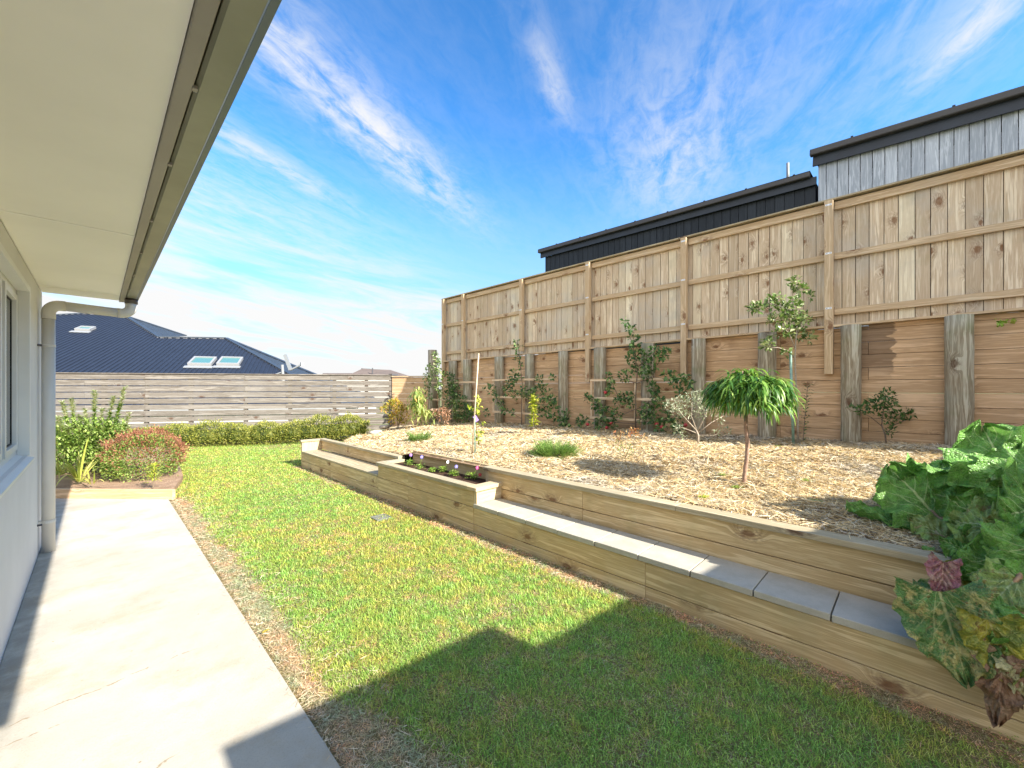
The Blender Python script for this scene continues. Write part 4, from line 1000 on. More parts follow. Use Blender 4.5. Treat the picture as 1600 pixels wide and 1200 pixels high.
def sapling(px, base, top, d, w, n, lm, L, W, name, label, stake=False):
    t = thing(name, tuple(at(px, base, d)), label, 'sapling'); f_ = MB(); MB().tube(line3([(px, base + 2), (px + 1, (base + top) / 2), (px - 1, top)], d, .01), (.008, .003), 6).build('stem', 'bark', t)
    for _ in range(n):
        y = random.uniform(top - 2, base - (base - top) * .22); r = w * (1 - .4 * (base - y) / (base - top)) / F * d
        c = at(px, y, d); dd_ = rdir(); dd_.z = abs(dd_.z) * .4; f_.leaf(c + dd_ * r * random.random(), dd_ + Vector((0, 0, random.uniform(-.2, .6))), Vector((0, 0, 1)), L * random.uniform(.7, 1.2), W, .15, .4)
    f_.build('foliage', lm, t); return t
sapling(833, 681, 622, 7.7, 7, 150, 'leaf_lime', .085, .05, 'lime_sapling', 'bright yellow green sapling standing in front of the retaining wall below the apple tree')
sapling(711, 665, 628, 10.5, 6, 90, 'leaf_citrus', .09, .05, 'citrus_sapling', 'small pale green citrus sapling at the shaded far end of the retaining wall')
# drooping peach at the far corner
t = thing('drooping_peach_tree', tuple(at(652, 668, 10.6)), 'yellow green drooping tree in the far corner in front of the return wall', 'tree')
MB().tube(line3([(662, 672), (655, 650), (652, 620), (650, 604)], 10.6), (.02, .006), 7).build('trunk', 'bark', t); f_ = MB()
for _ in range(520):
    y = random.triangular(600, 660, 628); sp = 3 + (y - 598) * .30; c = at(652 + random.gauss(0, .45) * sp + (y > 640) * random.uniform(4, 16), y, 10.6 + random.uniform(-.3, .3)); a = random.uniform(0, 6.28)
    f_.strap(c, Vector((math.cos(a), math.sin(a), .3)), Vector((0, 0, 1)), random.uniform(.13, .22), .032, random.uniform(1.6, 3.2), 5)
f_.build('foliage', 'leaf_peach_pale', t, True)
t = thing('golden_shrub', tuple(at(620, 668, 11.0)), 'golden orange leaved bush where the slat fence meets the return wall', 'shrub')
px_plant(t, 11.0, [([(622, 670), (620, 650), (612, 640)], .012, .004), ([(622, 668), (626, 645), (628, 632)], .01, .004), ([(622, 665), (634, 650)], .008, .004)], [(600, 640, 6, 60), (610, 633, 6, 60), (616, 628, 6, 60), (624, 636, 8, 90), (633, 640, 6, 60), (620, 648, 10, 110), (612, 655, 8, 60), (630, 655, 9, 80)], 'leaf_gold', .075, .03)
t = thing('dried_shrub', tuple(at(690, 668, 10.3)), 'brown dried up little shrub beside the drooping peach tree', 'shrub')
px_plant(t, 10.3, [([(688, 670), (684, 655), (680, 645)], .012, .004), ([(688, 668), (694, 650), (698, 640)], .01, .003), ([(690, 665), (698, 660)], .006, .003)], [(680, 646, 6, 45), (688, 650, 6, 40), (697, 644, 6, 50), (690, 642, 5, 30), (698, 656, 5, 25)], 'leaf_dry', .07, .025)
t = thing('bare_twig_plant', tuple(at(686, 702, 7.0)), 'bare reddish twigs standing in the mulch left of the bamboo stake', 'plant')
s_ = MB()
for (x, y, l) in ((683, 703, 30), (688, 705, 34), (686, 703, 22)): s_.tube(line3([(x, y), (x + 1, y - l * .5), (x + random.uniform(-3, 3), y - l)], 7.0, .01), (.003, .0015), 5)
s_.build('twigs', 'bark_red', t)

# trellises and espaliered apples
XT = 6.86
def onx(x, y, X=XT): r_ = ray(x, y); return Vector((0, 0, CH)) + r_ * (X / r_.x)
def trellis(x0, x1, ys, label, posts_=()):
    t = thing('trellis', tuple(onx((x0 + x1) / 2, 660)), label, 'trellis', 'trellises on the retaining wall'); 
    for y in ys:
        a = onx(x0, y); b = onx(x1, y); b.z = a.z; MB().board(a, b, .045, .02, (-1, 0, 0)).build('slat', 'trellis', t, bevel=.002)
    for x in posts_:
        a = onx(x, ys[0]); z1 = a.z + .02; z0 = onx(x, ys[-1]).z - .02; MB().board((XT + .022, a.y, z0), (XT + .022, a.y, z1), .035, .02, (-1, 0, 0)).build('upright', 'trellis', t)
trellis(674, 743, (598, 624, 639), 'farthest horizontal slat trellis in the far corner of the retaining wall', (690,))
trellis(769, 866, (594, 620, 643), 'middle slat trellis behind the lime green sapling', (770, 815))
trellis(922, 1062, (594, 622, 652), 'slat trellis carrying the apple tree with red fruit, nearest the camera', (923, 992))
def apple_tree(X, trunk, arms, clumps, label, apples=(), n=1.0, name='espalier_apple_tree', lm='leaf_apple'):
    t = thing(name, tuple(onx(*trunk[0], X)), label, 'tree'); s_ = MB()
    s_.tube([onx(x, y, X) for x, y in trunk], (.014, .005), 8)
    for a in arms: s_.tube([onx(x, y, X) + rv(.01) for x, y in a], (.008, .003), 6)
    s_.build('branches', 'bark', t, True); f_ = MB()
    for (x, y, r) in clumps:
        c = onx(x, y, X); dd_ = depth(c.x, c.y); rr = r / F * dd_; k = Vector((rr * .8, 0, 0)) * random.uniform(-.5, .2); clump(f_, c + k, rr, int(r * 4.2 * n * (dd_ / 6) ** .5), .075, .046, .1)
    f_.build('foliage', lm, t)
    for (x, y) in apples: MB().ball(onx(x, y, X - .06), .034, 12, 8, (1, 1, .92)).build('apple', 'apple_skin', t, True)
apple_tree(6.78, [(993, 674), (993, 620), (996, 580), (990, 545), (980, 510)], [[(993, 600), (1020, 590), (1045, 592)], [(994, 598), (970, 592), (950, 585)], [(993, 640), (1020, 625), (1030, 600)], [(993, 640), (970, 650), (935, 632)], [(993, 660), (1040, 655), (1065, 662)], [(993, 662), (950, 658), (915, 655)], [(1022, 590), (1012, 565), (1025, 545)], [(996, 575), (1010, 560), (1018, 548)], [(950, 585), (962, 612), (975, 640)]],
    [(978, 503, 5), (985, 515, 6), (990, 530, 8), (993, 545, 9), (987, 560, 10), (1002, 560, 12), (1014, 572, 13), (1023, 548, 9), (1034, 556, 8), (1042, 548, 5), (1012, 585, 10), (992, 578, 8), (976, 588, 9), (1045, 586, 8), (1068, 592, 8), (1076, 598, 8), (1058, 600, 8), (1066, 615, 8), (950, 588, 5), (956, 602, 6), (950, 612, 6), (972, 620, 6), (966, 628, 7), (985, 618, 5), (920, 622, 5), (928, 630, 8), (938, 640, 9), (948, 650, 12), (962, 648, 10), (955, 662, 9), (938, 660, 8), (912, 656, 8), (905, 660, 5), (1022, 606, 8), (1026, 620, 9), (1032, 630, 8), (1012, 640, 9), (1006, 652, 10), (1022, 655, 10), (1040, 648, 8), (1045, 662, 9), (1032, 666, 8), (1060, 660, 8), (1058, 672, 6), (983, 632, 6)],
    'large espaliered apple tree with red apples spread over the nearest trellis', [(946, 613), (918, 663), (955, 661), (1034, 667), (1071, 664), (1026, 663), (948, 668)])
apple_tree(6.8, [(815, 673), (815, 640), (816, 600), (812, 560), (808, 533)], [[(815, 612), (840, 605), (850, 600)], [(815, 612), (785, 608), (765, 600)], [(815, 640), (845, 640), (870, 650)], [(815, 655), (790, 640), (770, 648)], [(815, 620), (845, 618), (865, 630)]],
    [(808, 535, 4), (811, 545, 6), (810, 560, 5), (804, 584, 6), (810, 590, 6), (800, 597, 6), (812, 572, 4), (795, 600, 7), (792, 610, 8), (770, 610, 7), (760, 603, 5), (775, 620, 6), (805, 618, 9), (820, 612, 10), (830, 618, 8), (842, 592, 7), (848, 604, 8), (840, 610, 10), (855, 615, 8), (862, 625, 8), (866, 632, 8), (850, 632, 9), (832, 632, 8), (782, 632, 6), (790, 642, 6), (800, 645, 4), (760, 645, 5), (868, 650, 8), (880, 660, 9), (884, 648, 6), (860, 645, 7), (845, 645, 6), (884, 668, 6), (862, 590, 4)],
    'espaliered apple tree on the middle trellis behind the lime sapling', [(792, 668)], .9)
apple_tree(6.82, [(706, 662), (706, 640), (707, 610)], [[(706, 640), (718, 636)], [(706, 630), (696, 624)]], [(704, 590, 8), (710, 598, 9), (702, 606, 9), (712, 612, 10), (704, 620, 10), (712, 628, 9), (724, 626, 8), (730, 636, 9), (722, 642, 10), (735, 645, 7), (716, 650, 8), (728, 655, 8), (740, 650, 5), (700, 630, 6), (694, 640, 5)],
    'dark leafed apple tree on the farthest trellis in the corner shade', (), 1.3)
apple_tree(6.55, [(686, 664), (687, 630), (684, 590), (681, 556)], [[(686, 600), (672, 582)], [(686, 595), (668, 595)]], [(680, 553, 4), (682, 562, 5), (684, 572, 6), (680, 580, 6), (672, 574, 5), (668, 588, 5), (688, 586, 7), (690, 598, 7), (670, 600, 5), (686, 606, 6), (668, 610, 5), (672, 620, 4), (688, 614, 5), (676, 592, 5)],
    'tall thin pear tree with pale leaves at the far end of the retaining wall', (), 1.2, 'pear_tree', 'leaf_citrus')

# weeds in the mulch
for i, (x, y, lb) in enumerate(((1130, 743, 'small green weed left of the weeping tree trunk'), (1150, 762, 'low green weed at the foot of the weeping tree'), (1261, 752, 'small bright green weed in the mulch right of the weeping tree'), (1100, 778, 'yellowish weed in the mulch near the timber cap'), (1218, 698, 'low green weed in the shade near the green stake'), (1090, 698, 'tiny weed at the foot of the olive bush'), (835, 716, 'small weed left of the feathery mound'), (1276, 785, 'small weed close to the shadow edge on the mulch'), (640, 686, 'low green patch of weed behind the bench back'))):
    r_ = ray(x, y); zz = .58; dd_ = 0
    for _ in range(12):
        dd_ = (zz - CH) / r_.z; c = Vector((0, 0, CH)) + r_ * dd_; zz = float(mulch_h(c.x, c.y)) + .01
    f_ = MB()
    for _ in range(40):
        a = random.uniform(0, 6.28); f_.leaf(c + Vector((random.gauss(0, .02), random.gauss(0, .02), 0)), Vector((math.cos(a), math.sin(a), .6)), Vector((0, 0, 1)), random.uniform(.02, .045), .012, .1, .3)
    tag(f_.build('weed', 'leaf_lime' if i in (3, 5) else 'leaf_pansy'), lb, 'weed')
# pansies
pcol = [('petal_purple', 'pansy with small purple flowers, farthest in the planter'), ('petal_blue', 'pansy with one blue violet flower, second in the planter'), (None, 'small leafy pansy without flowers in the middle of the planter'), ('petal_white', 'pansy with a white flower in the middle of the planter'), ('petal_blue', 'pansy with a blue flower next to the white one'), ('petal_magenta', 'large pansy with magenta and dark red flowers at the near end of the planter')]
ppx = [((640, 722), 9, [(642, 711)]), ((656, 728), 9, [(659, 714)]), ((675, 732), 6, []), ((693, 732), 9, [(700, 722)]), ((709, 738), 8, [(713, 729)]), ((738, 743), 11, [(746, 731), (750, 742)])]
for (pc, lb), ((x, y), r, fl) in zip(pcol, ppx):
    zz = .415; r_ = ray(x, y + 5); c = Vector((0, 0, CH)) + r_ * ((zz - CH) / r_.z); dd_ = depth(c.x, c.y)
    t = thing('pansy', tuple(c), lb, 'flower', 'pansies in the planter'); f_ = MB(); rr = r / F * dd_
    for _ in range(70):
        a = random.uniform(0, 6.28); q = c + Vector((math.cos(a), math.sin(a), 0)) * rr * random.random() * .8; q.z += random.uniform(0, rr * .8)
        f_.leaf(q, Vector((math.cos(a), math.sin(a), random.uniform(0, .8))), Vector((0, 0, 1)), .035, .02, .1, .3)
    f_.build('foliage', 'leaf_pansy', t)
    for (fx, fy) in fl:
        o_ = at(fx, fy, dd_); pm = 'petal_red' if (fx, fy) == (750, 742) else pc; q = MB(); vd = (Vector((0, 0, CH)) - o_).normalized()
        sx = vd.cross(Vector((0, 0, 1))).normalized(); sy = sx.cross(vd)
        MB().tube([c + Vector((0, 0, .02)), o_], .0018, 5).build('flower_stem', 'leaf_pansy', t)
        for k in range(5):
            a = k * 1.2566 + .3; cc = o_ + (sx * math.cos(a) + sy * math.sin(a)) * .011 + vd * (.002 * k); q.poly([cc + (sx * math.cos(b * .785) + sy * math.sin(b * .785)) * .011 + vd * (.003 * math.sin(b * 2)) for b in range(8)])
        fo = q.build('flower', pm, t); MB().ball(o_ + vd * .012, .005, 6, 4).build('flower_centre', 'flower_centre', fo)

# left border: bushes
t = thing('tall_green_shrub', (-.1, 9.9, .05), 'upright green shrub with whitish leafy tips beside the downpipe', 'shrub')
d = 6.9; s_ = MB(); f_ = MB(); f2 = MB()
tips = [(97, 628), (112, 623), (133, 640), (148, 612), (160, 640), (178, 620), (195, 606), (204, 646), (90, 652), (124, 650), (170, 655), (186, 660), (140, 668), (105, 665), (75, 640), (60, 660), (200, 668), (118, 690), (155, 690), (180, 690), (95, 700)]
for (x, y) in tips:
    dz = random.uniform(-.35, .35); b = at(140 + (x - 140) * .35, 748, d + dz * .4); e = at(x, y, d + dz); mdl = b.lerp(e, .5) + rv(.03)
    s_.tube([b, mdl, e], (.010, .003), 6); ln = (e - b).length
    for k in range(int(300 * ln)):
        u = .25 + .75 * random.random(); q = (b.lerp(mdl, u * 2) if u < .5 else mdl.lerp(e, u * 2 - 1)); a = random.uniform(0, 6.28)
        (f2 if u > .80 else f_).leaf(q, Vector((math.cos(a), math.sin(a), random.uniform(.2, 1.0))), Vector((0, 0, 1)), random.uniform(.05, .085), .030, .15, .2)
for _ in range(3200):
    c = at(random.uniform(70, 195), random.uniform(655, 735), d + random.uniform(-.35, .35)); f_.leaf(c, rdir() + Vector((0, 0, .3)), Vector((0, 0, 1)), random.uniform(.05, .08), .030, .15, .3)
s_.build('stems', 'bark', t); f_.build('foliage', 'leaf_shrub', t); f2.build('leafy_tips', 'leaf_tip', t)
def fan(px, py, d, n, L, label, spread=.8):
    c = at(px, py, d); t = tag(thing('strap_leaf_plant', tuple(c), '', ''), label, 'plant'); f_ = MB()
    for _ in range(n):
        a = random.uniform(0, 6.28); f_.strap(c + Vector((math.cos(a), math.sin(a), 0)) * .03, Vector((math.cos(a) * spread * random.random(), math.sin(a) * spread * random.random(), 1)), Vector((math.cos(a), math.sin(a), .1)), L * random.uniform(.6, 1.1), .024, random.uniform(.6, 2.2), 7)
    f_.build('leaves', 'leaf_strap', t)
fan(124, 752, 6.1, 26, .62, 'yellow green strap leaf plant in front of the tall green shrub, right one')
fan(94, 742, 6.3, 18, .5, 'yellow green strap leaf clump against the downpipe, left one')
fan(144, 756, 5.9, 8, .28, 'small sparse strap leaf seedling right of the larger strap leaf plant')
t = thing('russet_bush', (.55, 9.1, .05), 'clipped round bush with russet brown top and green base in the border bed', 'shrub')
d = 6.65; C0 = at(226, 712, d); rx, rz = .52, .41; f_ = MB(); f2 = MB()
for _ in range(11000):
    v = rdir(); 
    if v.z < -.75: continue
    s0 = (random.uniform(.72, 1.02) if random.random() < .95 else random.uniform(1.0, 1.16)) * (1 + .06 * math.sin(v.x * 7 + v.y * 5) + .05 * math.sin(v.z * 11 + v.x * 13)); q = C0 + Vector((v.x * rx, v.y * rx, v.z * rz)) * s0; 
    up_ = v.z + random.gauss(0, .28) + (v.x * CT - v.y * ST) * .35
    (f_ if up_ > -.1 and s0 > .87 else f2).leaf(q, v + rdir() * .7 + Vector((0, 0, .5)), rdir() + v, random.uniform(.025, .05), .017, .2, .2)
q = MB()
for k in range(9): a = k * .7; q.tube([C0 + Vector((math.cos(a) * .05, math.sin(a) * .05, -.42)), C0 + Vector((math.cos(a) * .3, math.sin(a) * .3, 0))], (.012, .006), 5)
q.build('inner_twigs', 'bark', t); f_.build('new_growth', 'leaf_russet', t); f2.build('foliage', 'leaf_shrub', t)
sapling(240, 762, 728, 5.85, 12, 150, 'leaf_lime', .06, .018, 'seedling_shrub', 'small yellow green seedling in front of the russet bush')
# hedge
hd = thing('hedge', tuple(FA + FD * 5 + FN * .6), 'low clipped yellow green hedge running along the foot of the slat fence', 'hedge')
f_ = MB(); f2 = MB(); core = MB()
def hedge_c(s0):
    base = FA + FD * s0 + FN * .56; return base, max(0, (s0 - 5.2)) * .05
for _ in range(26000):
    s0 = random.uniform(-.5, 7.75); base, zb = hedge_c(s0); hh = .47 + .05 * math.sin(s0 * 2.1) + .03 * math.sin(s0 * 5.3) + (.05 if s0 > 4.9 else 0)
    wob = 1 + .07 * math.sin(s0 * 9) + .05 * math.sin(s0 * 23); k_ = random.random()
    if k_ < .5: off, zz, cr, sr = .33, random.random(), 1, .1
    elif k_ < .92: off, zz, cr, sr = random.uniform(-.33, .33), 1, 0, 1
    else: off, zz, cr, sr = -.33, random.random(), -1, .1
    off *= 1 - .22 * max(0, zz - .75) * 4 * (k_ < .5 or k_ >= .92); zz *= 1 - .12 * (abs(off) / .33) ** 3 * (.5 <= k_ < .92)
    s1 = random.uniform(.84, 1.05) if random.random() < .95 else random.uniform(1.0, 1.18); hh *= 1.06 * wob; zz *= hh
    q = base + FN * off * s1 * wob + Vector((0, 0, zb + zz * s1 - .02))
    if s0 > 7.4: q = q + (base - q) * ((s0 - 7.4) * .8)
    nv_ = FN * cr + Vector((0, 0, max(sr, 0)))
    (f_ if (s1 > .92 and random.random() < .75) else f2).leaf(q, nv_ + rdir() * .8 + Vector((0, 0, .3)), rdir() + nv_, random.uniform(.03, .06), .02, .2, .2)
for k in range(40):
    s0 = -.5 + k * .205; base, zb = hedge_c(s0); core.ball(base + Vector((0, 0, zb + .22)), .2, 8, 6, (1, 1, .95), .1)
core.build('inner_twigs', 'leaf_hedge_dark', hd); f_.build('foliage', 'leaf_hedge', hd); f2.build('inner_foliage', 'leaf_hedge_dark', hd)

# ------------------------------------------------------------------ rhubarb
rh = thing('rhubarb_plant', (3.55, -.3, .56), 'big rhubarb plant with huge crinkled leaves spilling over the timber wall', 'plant')
def big_leaf(base, tip, up, W, m, sag=.12, ruffle=.065, cup=.15, seed=0, stalk=None, fold=0):
    base = Vector(base); tip = Vector(tip); rd = random.Random(seed); a = tip - base; L = a.length; a.normalize(); up = Vector(up); up = (up - a * up.dot(a)).normalized(); s = a.cross(up)
    q = MB(); NU, NV = 34, 32; ph = [rd.uniform(0, 6.28) for _ in range(12)]
    for i in range(NU + 1):
        u = i / NU
        for j in range(NV + 1):
            v = j / NV * 2 - 1; av = abs(v); sg = 2.1 if v > 0 else 0
            wdt = (math.sin(math.pi * min(1, (.20 + u * .80))) ** .55) * (1.05 - .38 * u) if u < 1 else .05
            wdt *= 1 + (.08 * math.sin(u * 15 + ph[0] + sg) + .05 * math.sin(u * 37 + ph[1]) + .03 * math.sin(u * 71 + ph[8])) * av
            x = v * W / 2 * wdt
            back = -.20 * L * (av ** 1.3) * max(0, 1 - u * 2.0)
            y = u * L + back + .035 * L * math.sin(v * 11 + ph[2]) * u * av
            sv = u - av * (.62 - .18 * av)
            vein = -abs(math.sin(sv * 5.5 * math.pi)) ** .6 * .018 * (1 - av * .4) * -1 + .0
            vein += -.012 * math.exp(-(v * 8) ** 2)
            z = cup * W * (av ** 1.6) * .6 - sag * L * (u ** 2) + vein
            crk = .5 * math.sin(x * 95 + ph[9] + 2 * math.sin(y * 60)) * math.sin(y * 88 + ph[10]) 
            z += crk * .008
            z += ruffle * 1.35 * W * (av ** 2.0) * (math.sin(u * 12 + ph[3] + sg) + .7 * math.sin(u * 25 + ph[4] + sg)) + ruffle * W * .5 * math.sin(u * 8 + ph[5]) * math.sin(v * 5 + ph[6])
            if u > .75: z += ruffle * W * 1.1 * math.sin(v * 10 + ph[7]) * (u - .75) * 4
            z += fold * W * av
            q.v.append(base + a * y + s * x + up * z)
    for i in range(NU):
        for j in range(NV):
            b0 = i * (NV + 1) + j; q.f.append([b0, b0 + 1, b0 + NV + 2, b0 + NV + 1])
            q.uv.append([(i / NU, j / NV * 2 - 1), (i / NU, (j + 1) / NV * 2 - 1), ((i + 1) / NU, (j + 1) / NV * 2 - 1), ((i + 1) / NU, j / NV * 2 - 1)])
    o = q.build('leaf', m, rh, True)
    if stalk is not None:
        st = Vector(stalk); midp = st.lerp(base, .55) + Vector((0, 0, .06)); MB().tube([st, midp, base - a * .01, base + a * L * .12 + up * .0], [.017, .014, .011, .007], 8).build('stalk', 'rhubarb_stalk', rh, True)
    return o
CAM = Vector((0, 0, CH)); crown = Vector((3.62, -.42, .58))
def pl_leaf(b, t, W, m, up=None, **k):                 # b, t = (px, py, depth); faces roughly the given up
    B = at(*b); T = at(*t); uv_ = (CAM - (B + T) / 2).normalized() if up is None else Vector(up)
    uv_ = (uv_ * .75 + Vector((0, 0, .55))) if up is None else uv_
    return big_leaf(B, T, uv_, W, m, seed=int(b[0] * 7 + b[1]), **k)
cr2 = crown + Vector((-.12, .1, 0))
pl_leaf((1466, 808, 2.55), (1388, 728, 2.85), .50, 'rhubarb_green', stalk=cr2, sag=.05, cup=.12)
pl_leaf((1420, 832, 2.6), (1322, 792, 2.85), .22, 'rhubarb_green', stalk=cr2, sag=.1, up=(-.2, -.1, 1), fold=.2)
pl_leaf((1440, 846, 2.5), (1366, 822, 2.75), .20, 'rhubarb_mottled', stalk=cr2, up=(-.3, 0, 1))
pl_leaf((1492, 852, 2.35), (1428, 830, 2.5), .22, 'rhubarb_pale', stalk=cr2, up=(-.6, -.2, .8))
pl_leaf((1580, 752, 2.3), (1535, 668, 2.55), .52, 'rhubarb_green', stalk=crown, sag=.03, cup=.18)
pl_leaf((1520, 770, 2.6), (1470, 722, 2.8), .30, 'rhubarb_green', stalk=crown)
pl_leaf((1490, 760, 2.75), (1462, 722, 2.9), .24, 'rhubarb_light', stalk=crown)
pl_leaf((1540, 738, 2.7), (1508, 700, 2.85), .20, 'rhubarb_yellow', stalk=crown)
pl_leaf((1552, 765, 2.5), (1512, 728, 2.6), .30, 'rhubarb_green', stalk=crown)
pl_leaf((1600, 770, 2.1), (1548, 745, 2.2), .22, 'rhubarb_light', stalk=crown, up=(-.4, -.1, -.5))
pl_leaf((1570, 835, 2.2), (1480, 776, 2.4), .42, 'rhubarb_green', stalk=crown, up=(-.5, .1, .8))
pl_leaf((1545, 822, 2.15), (1486, 812, 2.3), .30, 'rhubarb_light', stalk=crown)
pl_leaf((1640, 800, 1.95), (1560, 800, 2.05), .50, 'rhubarb_green', stalk=crown, sag=.15)
pl_leaf((1610, 760, 2.2), (1600, 690, 2.35), .45, 'rhubarb_green', stalk=crown)
pl_leaf((1590, 858, 2.05), (1505, 842, 2.2), .34, 'rhubarb_green', stalk=crown)
pl_leaf((1500, 890, 2.2), (1452, 862, 2.35), .18, 'rhubarb_yellow', stalk=crown)
pl_leaf((1465, 870, 2.25), (1424, 896, 2.3), .15, 'rhubarb_green', up=(-.3, .2, 1))
pl_leaf((1600, 905, 1.95), (1490, 868, 2.1), .42, 'rhubarb_green', stalk=crown, up=(-.75, -.1, .65), sag=.1)
pl_leaf((1625, 930, 1.80), (1520, 935, 1.92), .30, 'rhubarb_green', stalk=crown, up=(-.8, -.1, .5), sag=.15)
pl_leaf((1474, 878, 1.96), (1470, 940, 1.93), .125, 'rhubarb_purple', up=(-.9, -.1, .25), ruffle=.08, sag=-.05)
pl_leaf((1496, 945, 1.94), (1414, 950, 2.0), .27, 'rhubarb_mottled', up=(-.75, .1, .55), ruffle=.07)
pl_leaf((1468, 925, 1.90), (1512, 1066, 1.80), .36, 'rhubarb_mottled', up=(-.95, .05, .25), ruffle=.06, sag=-.05)
pl_leaf((1545, 968, 1.76), (1578, 1066, 1.70), .22, 'rhubarb_yellow', up=(-.95, 0, .3), ruffle=.09)
pl_leaf((1630, 985, 1.70), (1600, 1050, 1.68), .26, 'rhubarb_green', up=(-.9, 0, .4))
pl_leaf((1568, 1025, 1.72), (1556, 1136, 1.68), .15, 'rhubarb_brown', up=(-.95, .2, .2), ruffle=.16, fold=-.3)
pl_leaf((1556, 1010, 1.74), (1592, 1104, 1.69), .17, 'rhubarb_brown', up=(-.95, -.2, .2), ruffle=.16, fold=-.2)
pl_leaf((1590, 1035, 1.69), (1612, 1095, 1.66), .15, 'rhubarb_pale', up=(-.95, 0, .2), ruffle=.12)
pl_leaf((1640, 860, 1.85), (1570, 905, 1.9), .40, 'rhubarb_green', stalk=crown, up=(-.7, 0, .7))
pl_leaf((1560, 905, 2.12), (1530, 870, 2.2), .22, 'rhubarb_light', stalk=crown)
for i_, (b0, t0, w0, m0) in enumerate((((1520, 800, 2.45), (1455, 765, 2.6), .26, 'rhubarb_green'), ((1475, 840, 2.4), (1420, 806, 2.55), .2, 'rhubarb_light'), ((1560, 790, 2.3), (1500, 750, 2.45), .26, 'rhubarb_green'), ((1600, 830, 1.98), (1540, 812, 2.1), .28, 'rhubarb_light'), ((1520, 862, 2.15), (1468, 842, 2.28), .2, 'rhubarb_green'), ((1560, 880, 1.98), (1500, 900, 2.02), .22, 'rhubarb_green'), ((1590, 905, 1.84), (1535, 955, 1.84), .22, 'rhubarb_light'), ((1520, 902, 2.02), (1476, 880, 2.1), .14, 'rhubarb_yellow'), ((1610, 790, 2.05), (1570, 738, 2.2), .28, 'rhubarb_green'), ((1595, 965, 1.76), (1548, 1000, 1.74), .2, 'rhubarb_green'))):
    pl_leaf(b0, t0, w0, m0, stalk=crown, ruffle=.085)
for k in range(16):                                      # the rest of the clump, partly outside the frame
    a = random.uniform(-2.6, .9); r0 = random.uniform(.15, .5); b = crown + Vector((math.cos(a) * r0, math.sin(a) * r0, random.uniform(.12, .42))); t_ = b + Vector((math.cos(a) * .26, math.sin(a) * .26, random.uniform(-.05, .16)))
    big_leaf(b, t_, (math.cos(a) * -.1, 0, 1), random.uniform(.28, .42), random.choice(['rhubarb_green'] * 4 + ['rhubarb_light']), seed=k, stalk=crown)

# fallen leaves on the path and lawn edge
for i, (x, y, m_, lb) in enumerate(((410, 990, 'leaf_gold', 'single yellow fallen leaf at the lawn edge of the path'), (1230, 1002, 'leaf_dry', 'pale dry leaf strip lying in the grass by the timber wall'))):
    r_ = ray(x, y); c = CAM + r_ * ((0.0 - CH) / r_.z); c.z = .004; q = MB(); q.strap(c, Vector((1, .4, .05)) if i == 0 else Vector((.6, -.8, .02)), Vector((0, 0, 1)), .05 if i == 0 else .22, .022 if i == 0 else .02, .1, 4); tag(q.build('fallen_leaf', m_), lb, 'leaf')
q = MB()
for (x, y) in ((140, 985), (150, 984), (120, 992), (165, 972), (85, 1003), (125, 1065), (203, 1019), (128, 1190), (228, 1047), (270, 1021), (285, 1030), (68, 925)):
    r_ = ray(x, y); c = CAM + r_ * (-CH / r_.z); c.z = .002; q.leaf(c, Vector((random.uniform(-1, 1), random.uniform(-1, 1), .05)), Vector((0, 0, 1)), random.uniform(.008, .02), .005, .1)
for _ in range(60):
    q.leaf(Vector((random.uniform(-.36, -.27), random.gauss(2.55, .12), .002)), Vector((random.uniform(-1, 1), random.uniform(-1, 1), .05)), Vector((0, 0, 1)), random.uniform(.008, .025), .006, .1)
struct(q.build('leaf_litter', 'leaf_dry'), 'stuff')

# ------------------------------------------------------------------ sky, sun, camera
SUN = Vector((.24, -1.59, 1.0)).normalized(); EL = math.asin(SUN.z); AZ = math.atan2(SUN.x, SUN.y)
w = bpy.data.worlds.new('World'); sc.world = w; w.use_nodes = True; n = NT(w.node_tree); bg = n.n['Background']
sky = n.new('ShaderNodeTexSky', sky_type='NISHITA'); sky.sun_disc = False; sky.sun_elevation = EL; sky.sun_rotation = AZ
sky.altitude = 50; sky.air_density = 1.0; sky.dust_density = .6; sky.ozone_density = 2.0
dv = n.new('ShaderNodeTexCoord').outputs['Generated']; x, y, z = n.sep(dv); zc = n.m('MAXIMUM', z, .03)
X_ = n.m('DIVIDE', x, zc); Y_ = n.m('DIVIDE', y, zc)
a_ = n.m('ADD', n.m('MULTIPLY', X_, .9), n.m('MULTIPLY', Y_, .436)); b_ = n.m('SUBTRACT', n.m('MULTIPLY', Y_, .9), n.m('MULTIPLY', X_, .436))
def blob(ac, bc, ra, rb):
    u = n.m('DIVIDE', n.m('SUBTRACT', a_, ac), ra); v = n.m('DIVIDE', n.m('SUBTRACT', b_, bc), rb)
    r2 = n.m('ADD', n.m('MULTIPLY', u, u), n.m('MULTIPLY', v, v)); return n.m('POWER', 2.718, n.m('MULTIPLY', r2, -1.0))
st1 = n.noise(n.comb(n.m('MULTIPLY', a_, 1.6), n.m('MULTIPLY', b_, 5.5), 0), 1.5, 8, .62, .6)
st2 = n.noise(n.comb(n.m('MULTIPLY', a_, 5), n.m('MULTIPLY', b_, 8), 4), 2.2, 6, .65, .8)
fib = n.m('ADD', n.m('MULTIPLY', st1, .65), n.m('MULTIPLY', st2, .35))
zt = n.m('ADD', z, n.m('MULTIPLY', x, .16))
lowf = n.noise(n.comb(n.m('MULTIPLY', x, 2.2), n.m('MULTIPLY', y, 2.2), n.m('MULTIPLY', zt, 15)), 1.5, 7, .62, .5)
kz = n.ss(z, .20, .42); fib = n.m('ADD', n.m('MULTIPLY', fib, kz), n.m('MULTIPLY', lowf, n.m('SUBTRACT', 1.0, kz)))
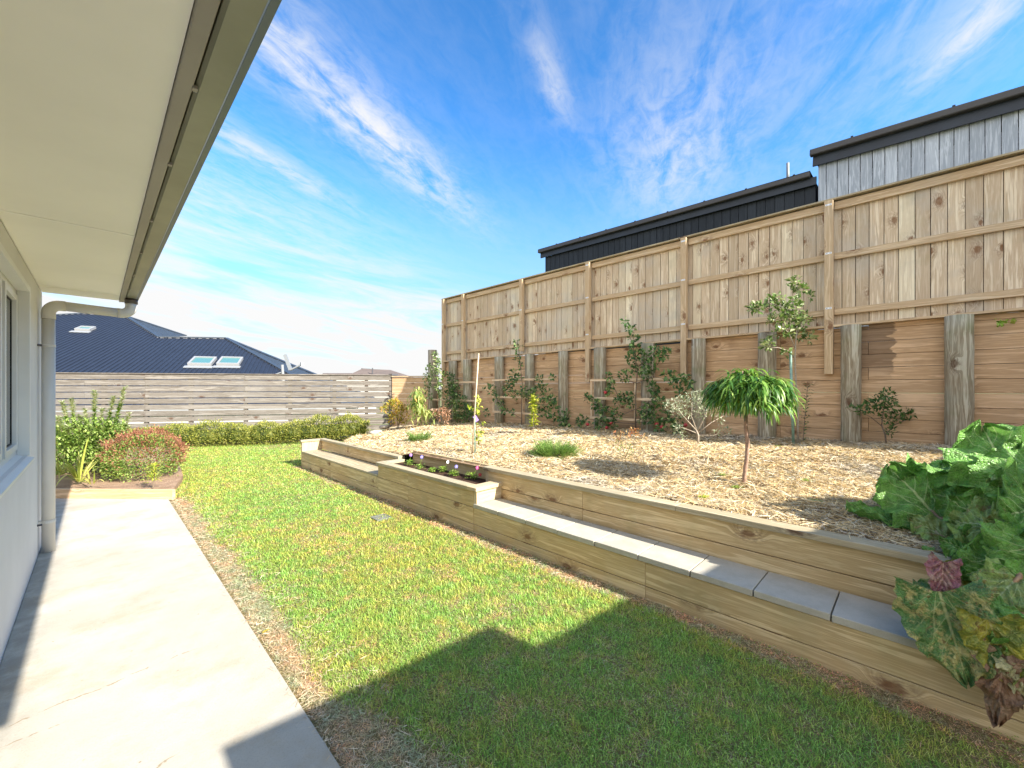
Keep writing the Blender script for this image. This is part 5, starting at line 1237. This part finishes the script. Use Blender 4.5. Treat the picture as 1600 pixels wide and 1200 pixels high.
msk = n.m('ADD', n.m('MULTIPLY', blob(1.35, 1.03, .85, .15), .95), n.m('MULTIPLY', blob(.45, 1.2, .35, .35), .35))
msk = n.m('ADD', msk, n.m('MULTIPLY', blob(1.9, -.1, .6, .26), .55)); msk = n.m('ADD', msk, n.m('MULTIPLY', blob(1.31, .31, .22, .045), .55))
msk = n.m('ADD', msk, n.m('MULTIPLY', blob(1.5, -.856, .2, .07), .6)); msk = n.m('ADD', msk, n.m('MULTIPLY', blob(1.35, 1.6, .45, .09), .6))
msk = n.m('ADD', msk, n.m('MULTIPLY', blob(1.2, -.7, .9, .35), .22))
msk = n.m('ADD', msk, n.m('MULTIPLY', n.ss(b_, 1.15, 2.7), .72)); low = n.ss(z, .30, .02)
msk = n.m('ADD', msk, n.m('MULTIPLY', low, .55)); msk = n.m('ADD', msk, .07)
cl = n.m('MULTIPLY', msk, n.ss(fib, .33, .66), clamp=True)
cl = n.m('ADD', cl, n.m('MULTIPLY', n.ss(z, .24, .02), .6), clamp=True)
fill_veil = n.ss(n.m('MULTIPLY', n.m('ADD', x, y), -.707), -.05, .55)     # added fill light: bright veil in the unseen sky behind the camera
cl = n.m('ADD', cl, n.m('MULTIPLY', fill_veil, n.m('MULTIPLY_ADD', fib, .5, .45)), clamp=True)
skyc = n.new('ShaderNodeHueSaturation'); n.put(skyc.inputs['Saturation'], 1.0); n.put(skyc.inputs['Color'], sky.outputs[0])
gm = n.new('ShaderNodeGamma'); n.put(gm.inputs[1], 1.35); n.l.new(sky.outputs[0], gm.inputs[0]); n.l.new(gm.outputs[0], skyc.inputs['Color']); n.put(skyc.inputs['Value'], .62)
ccol = n.mix(0.0, (2.2, 2.18, 2.15), (2.2, 2.18, 2.15))
tint = n.mix(1.0, skyc.outputs[0], (.27, .56, .66), 'MULTIPLY')
ccol = n.mix(fill_veil, (1.56, 1.56, 1.56), (3.3, 3.2, 3.05))
tint = n.mix(n.m('MULTIPLY', n.ss(z, .52, .12), .72), tint, (.80, 1.08, 1.36))
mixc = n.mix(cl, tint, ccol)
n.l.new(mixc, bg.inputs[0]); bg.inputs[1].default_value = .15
sl_ = bpy.data.lights.new('sun', 'SUN'); sl_.energy = 3.2; sl_.angle = R(.5); sl_.color = (1, .94, .84)
so = bpy.data.objects.new('sun', sl_); COL.objects.link(so); so.rotation_euler = (-SUN).to_track_quat('-Z', 'Y').to_euler(); so.location = (0, -20, 20)
cam = bpy.data.cameras.new('camera'); cam.sensor_width = 36; cam.lens = F / 1600 * 36; cam.shift_y = 6 / 1600; cam.clip_start = .02; cam.clip_end = 1500
co = bpy.data.objects.new('camera', cam); COL.objects.link(co); co.location = (0, 0, CH); co.rotation_euler = (R(90), 0, -TH); sc.camera = co
sc.view_settings.view_transform = 'Standard'; sc.view_settings.look = 'None'; sc.view_settings.exposure = 2.05; sc.view_settings.gamma = 1
try: sc.cycles.max_bounces = 8; sc.cycles.diffuse_bounces = 5; sc.cycles.transparent_max_bounces = 8
except Exception: pass
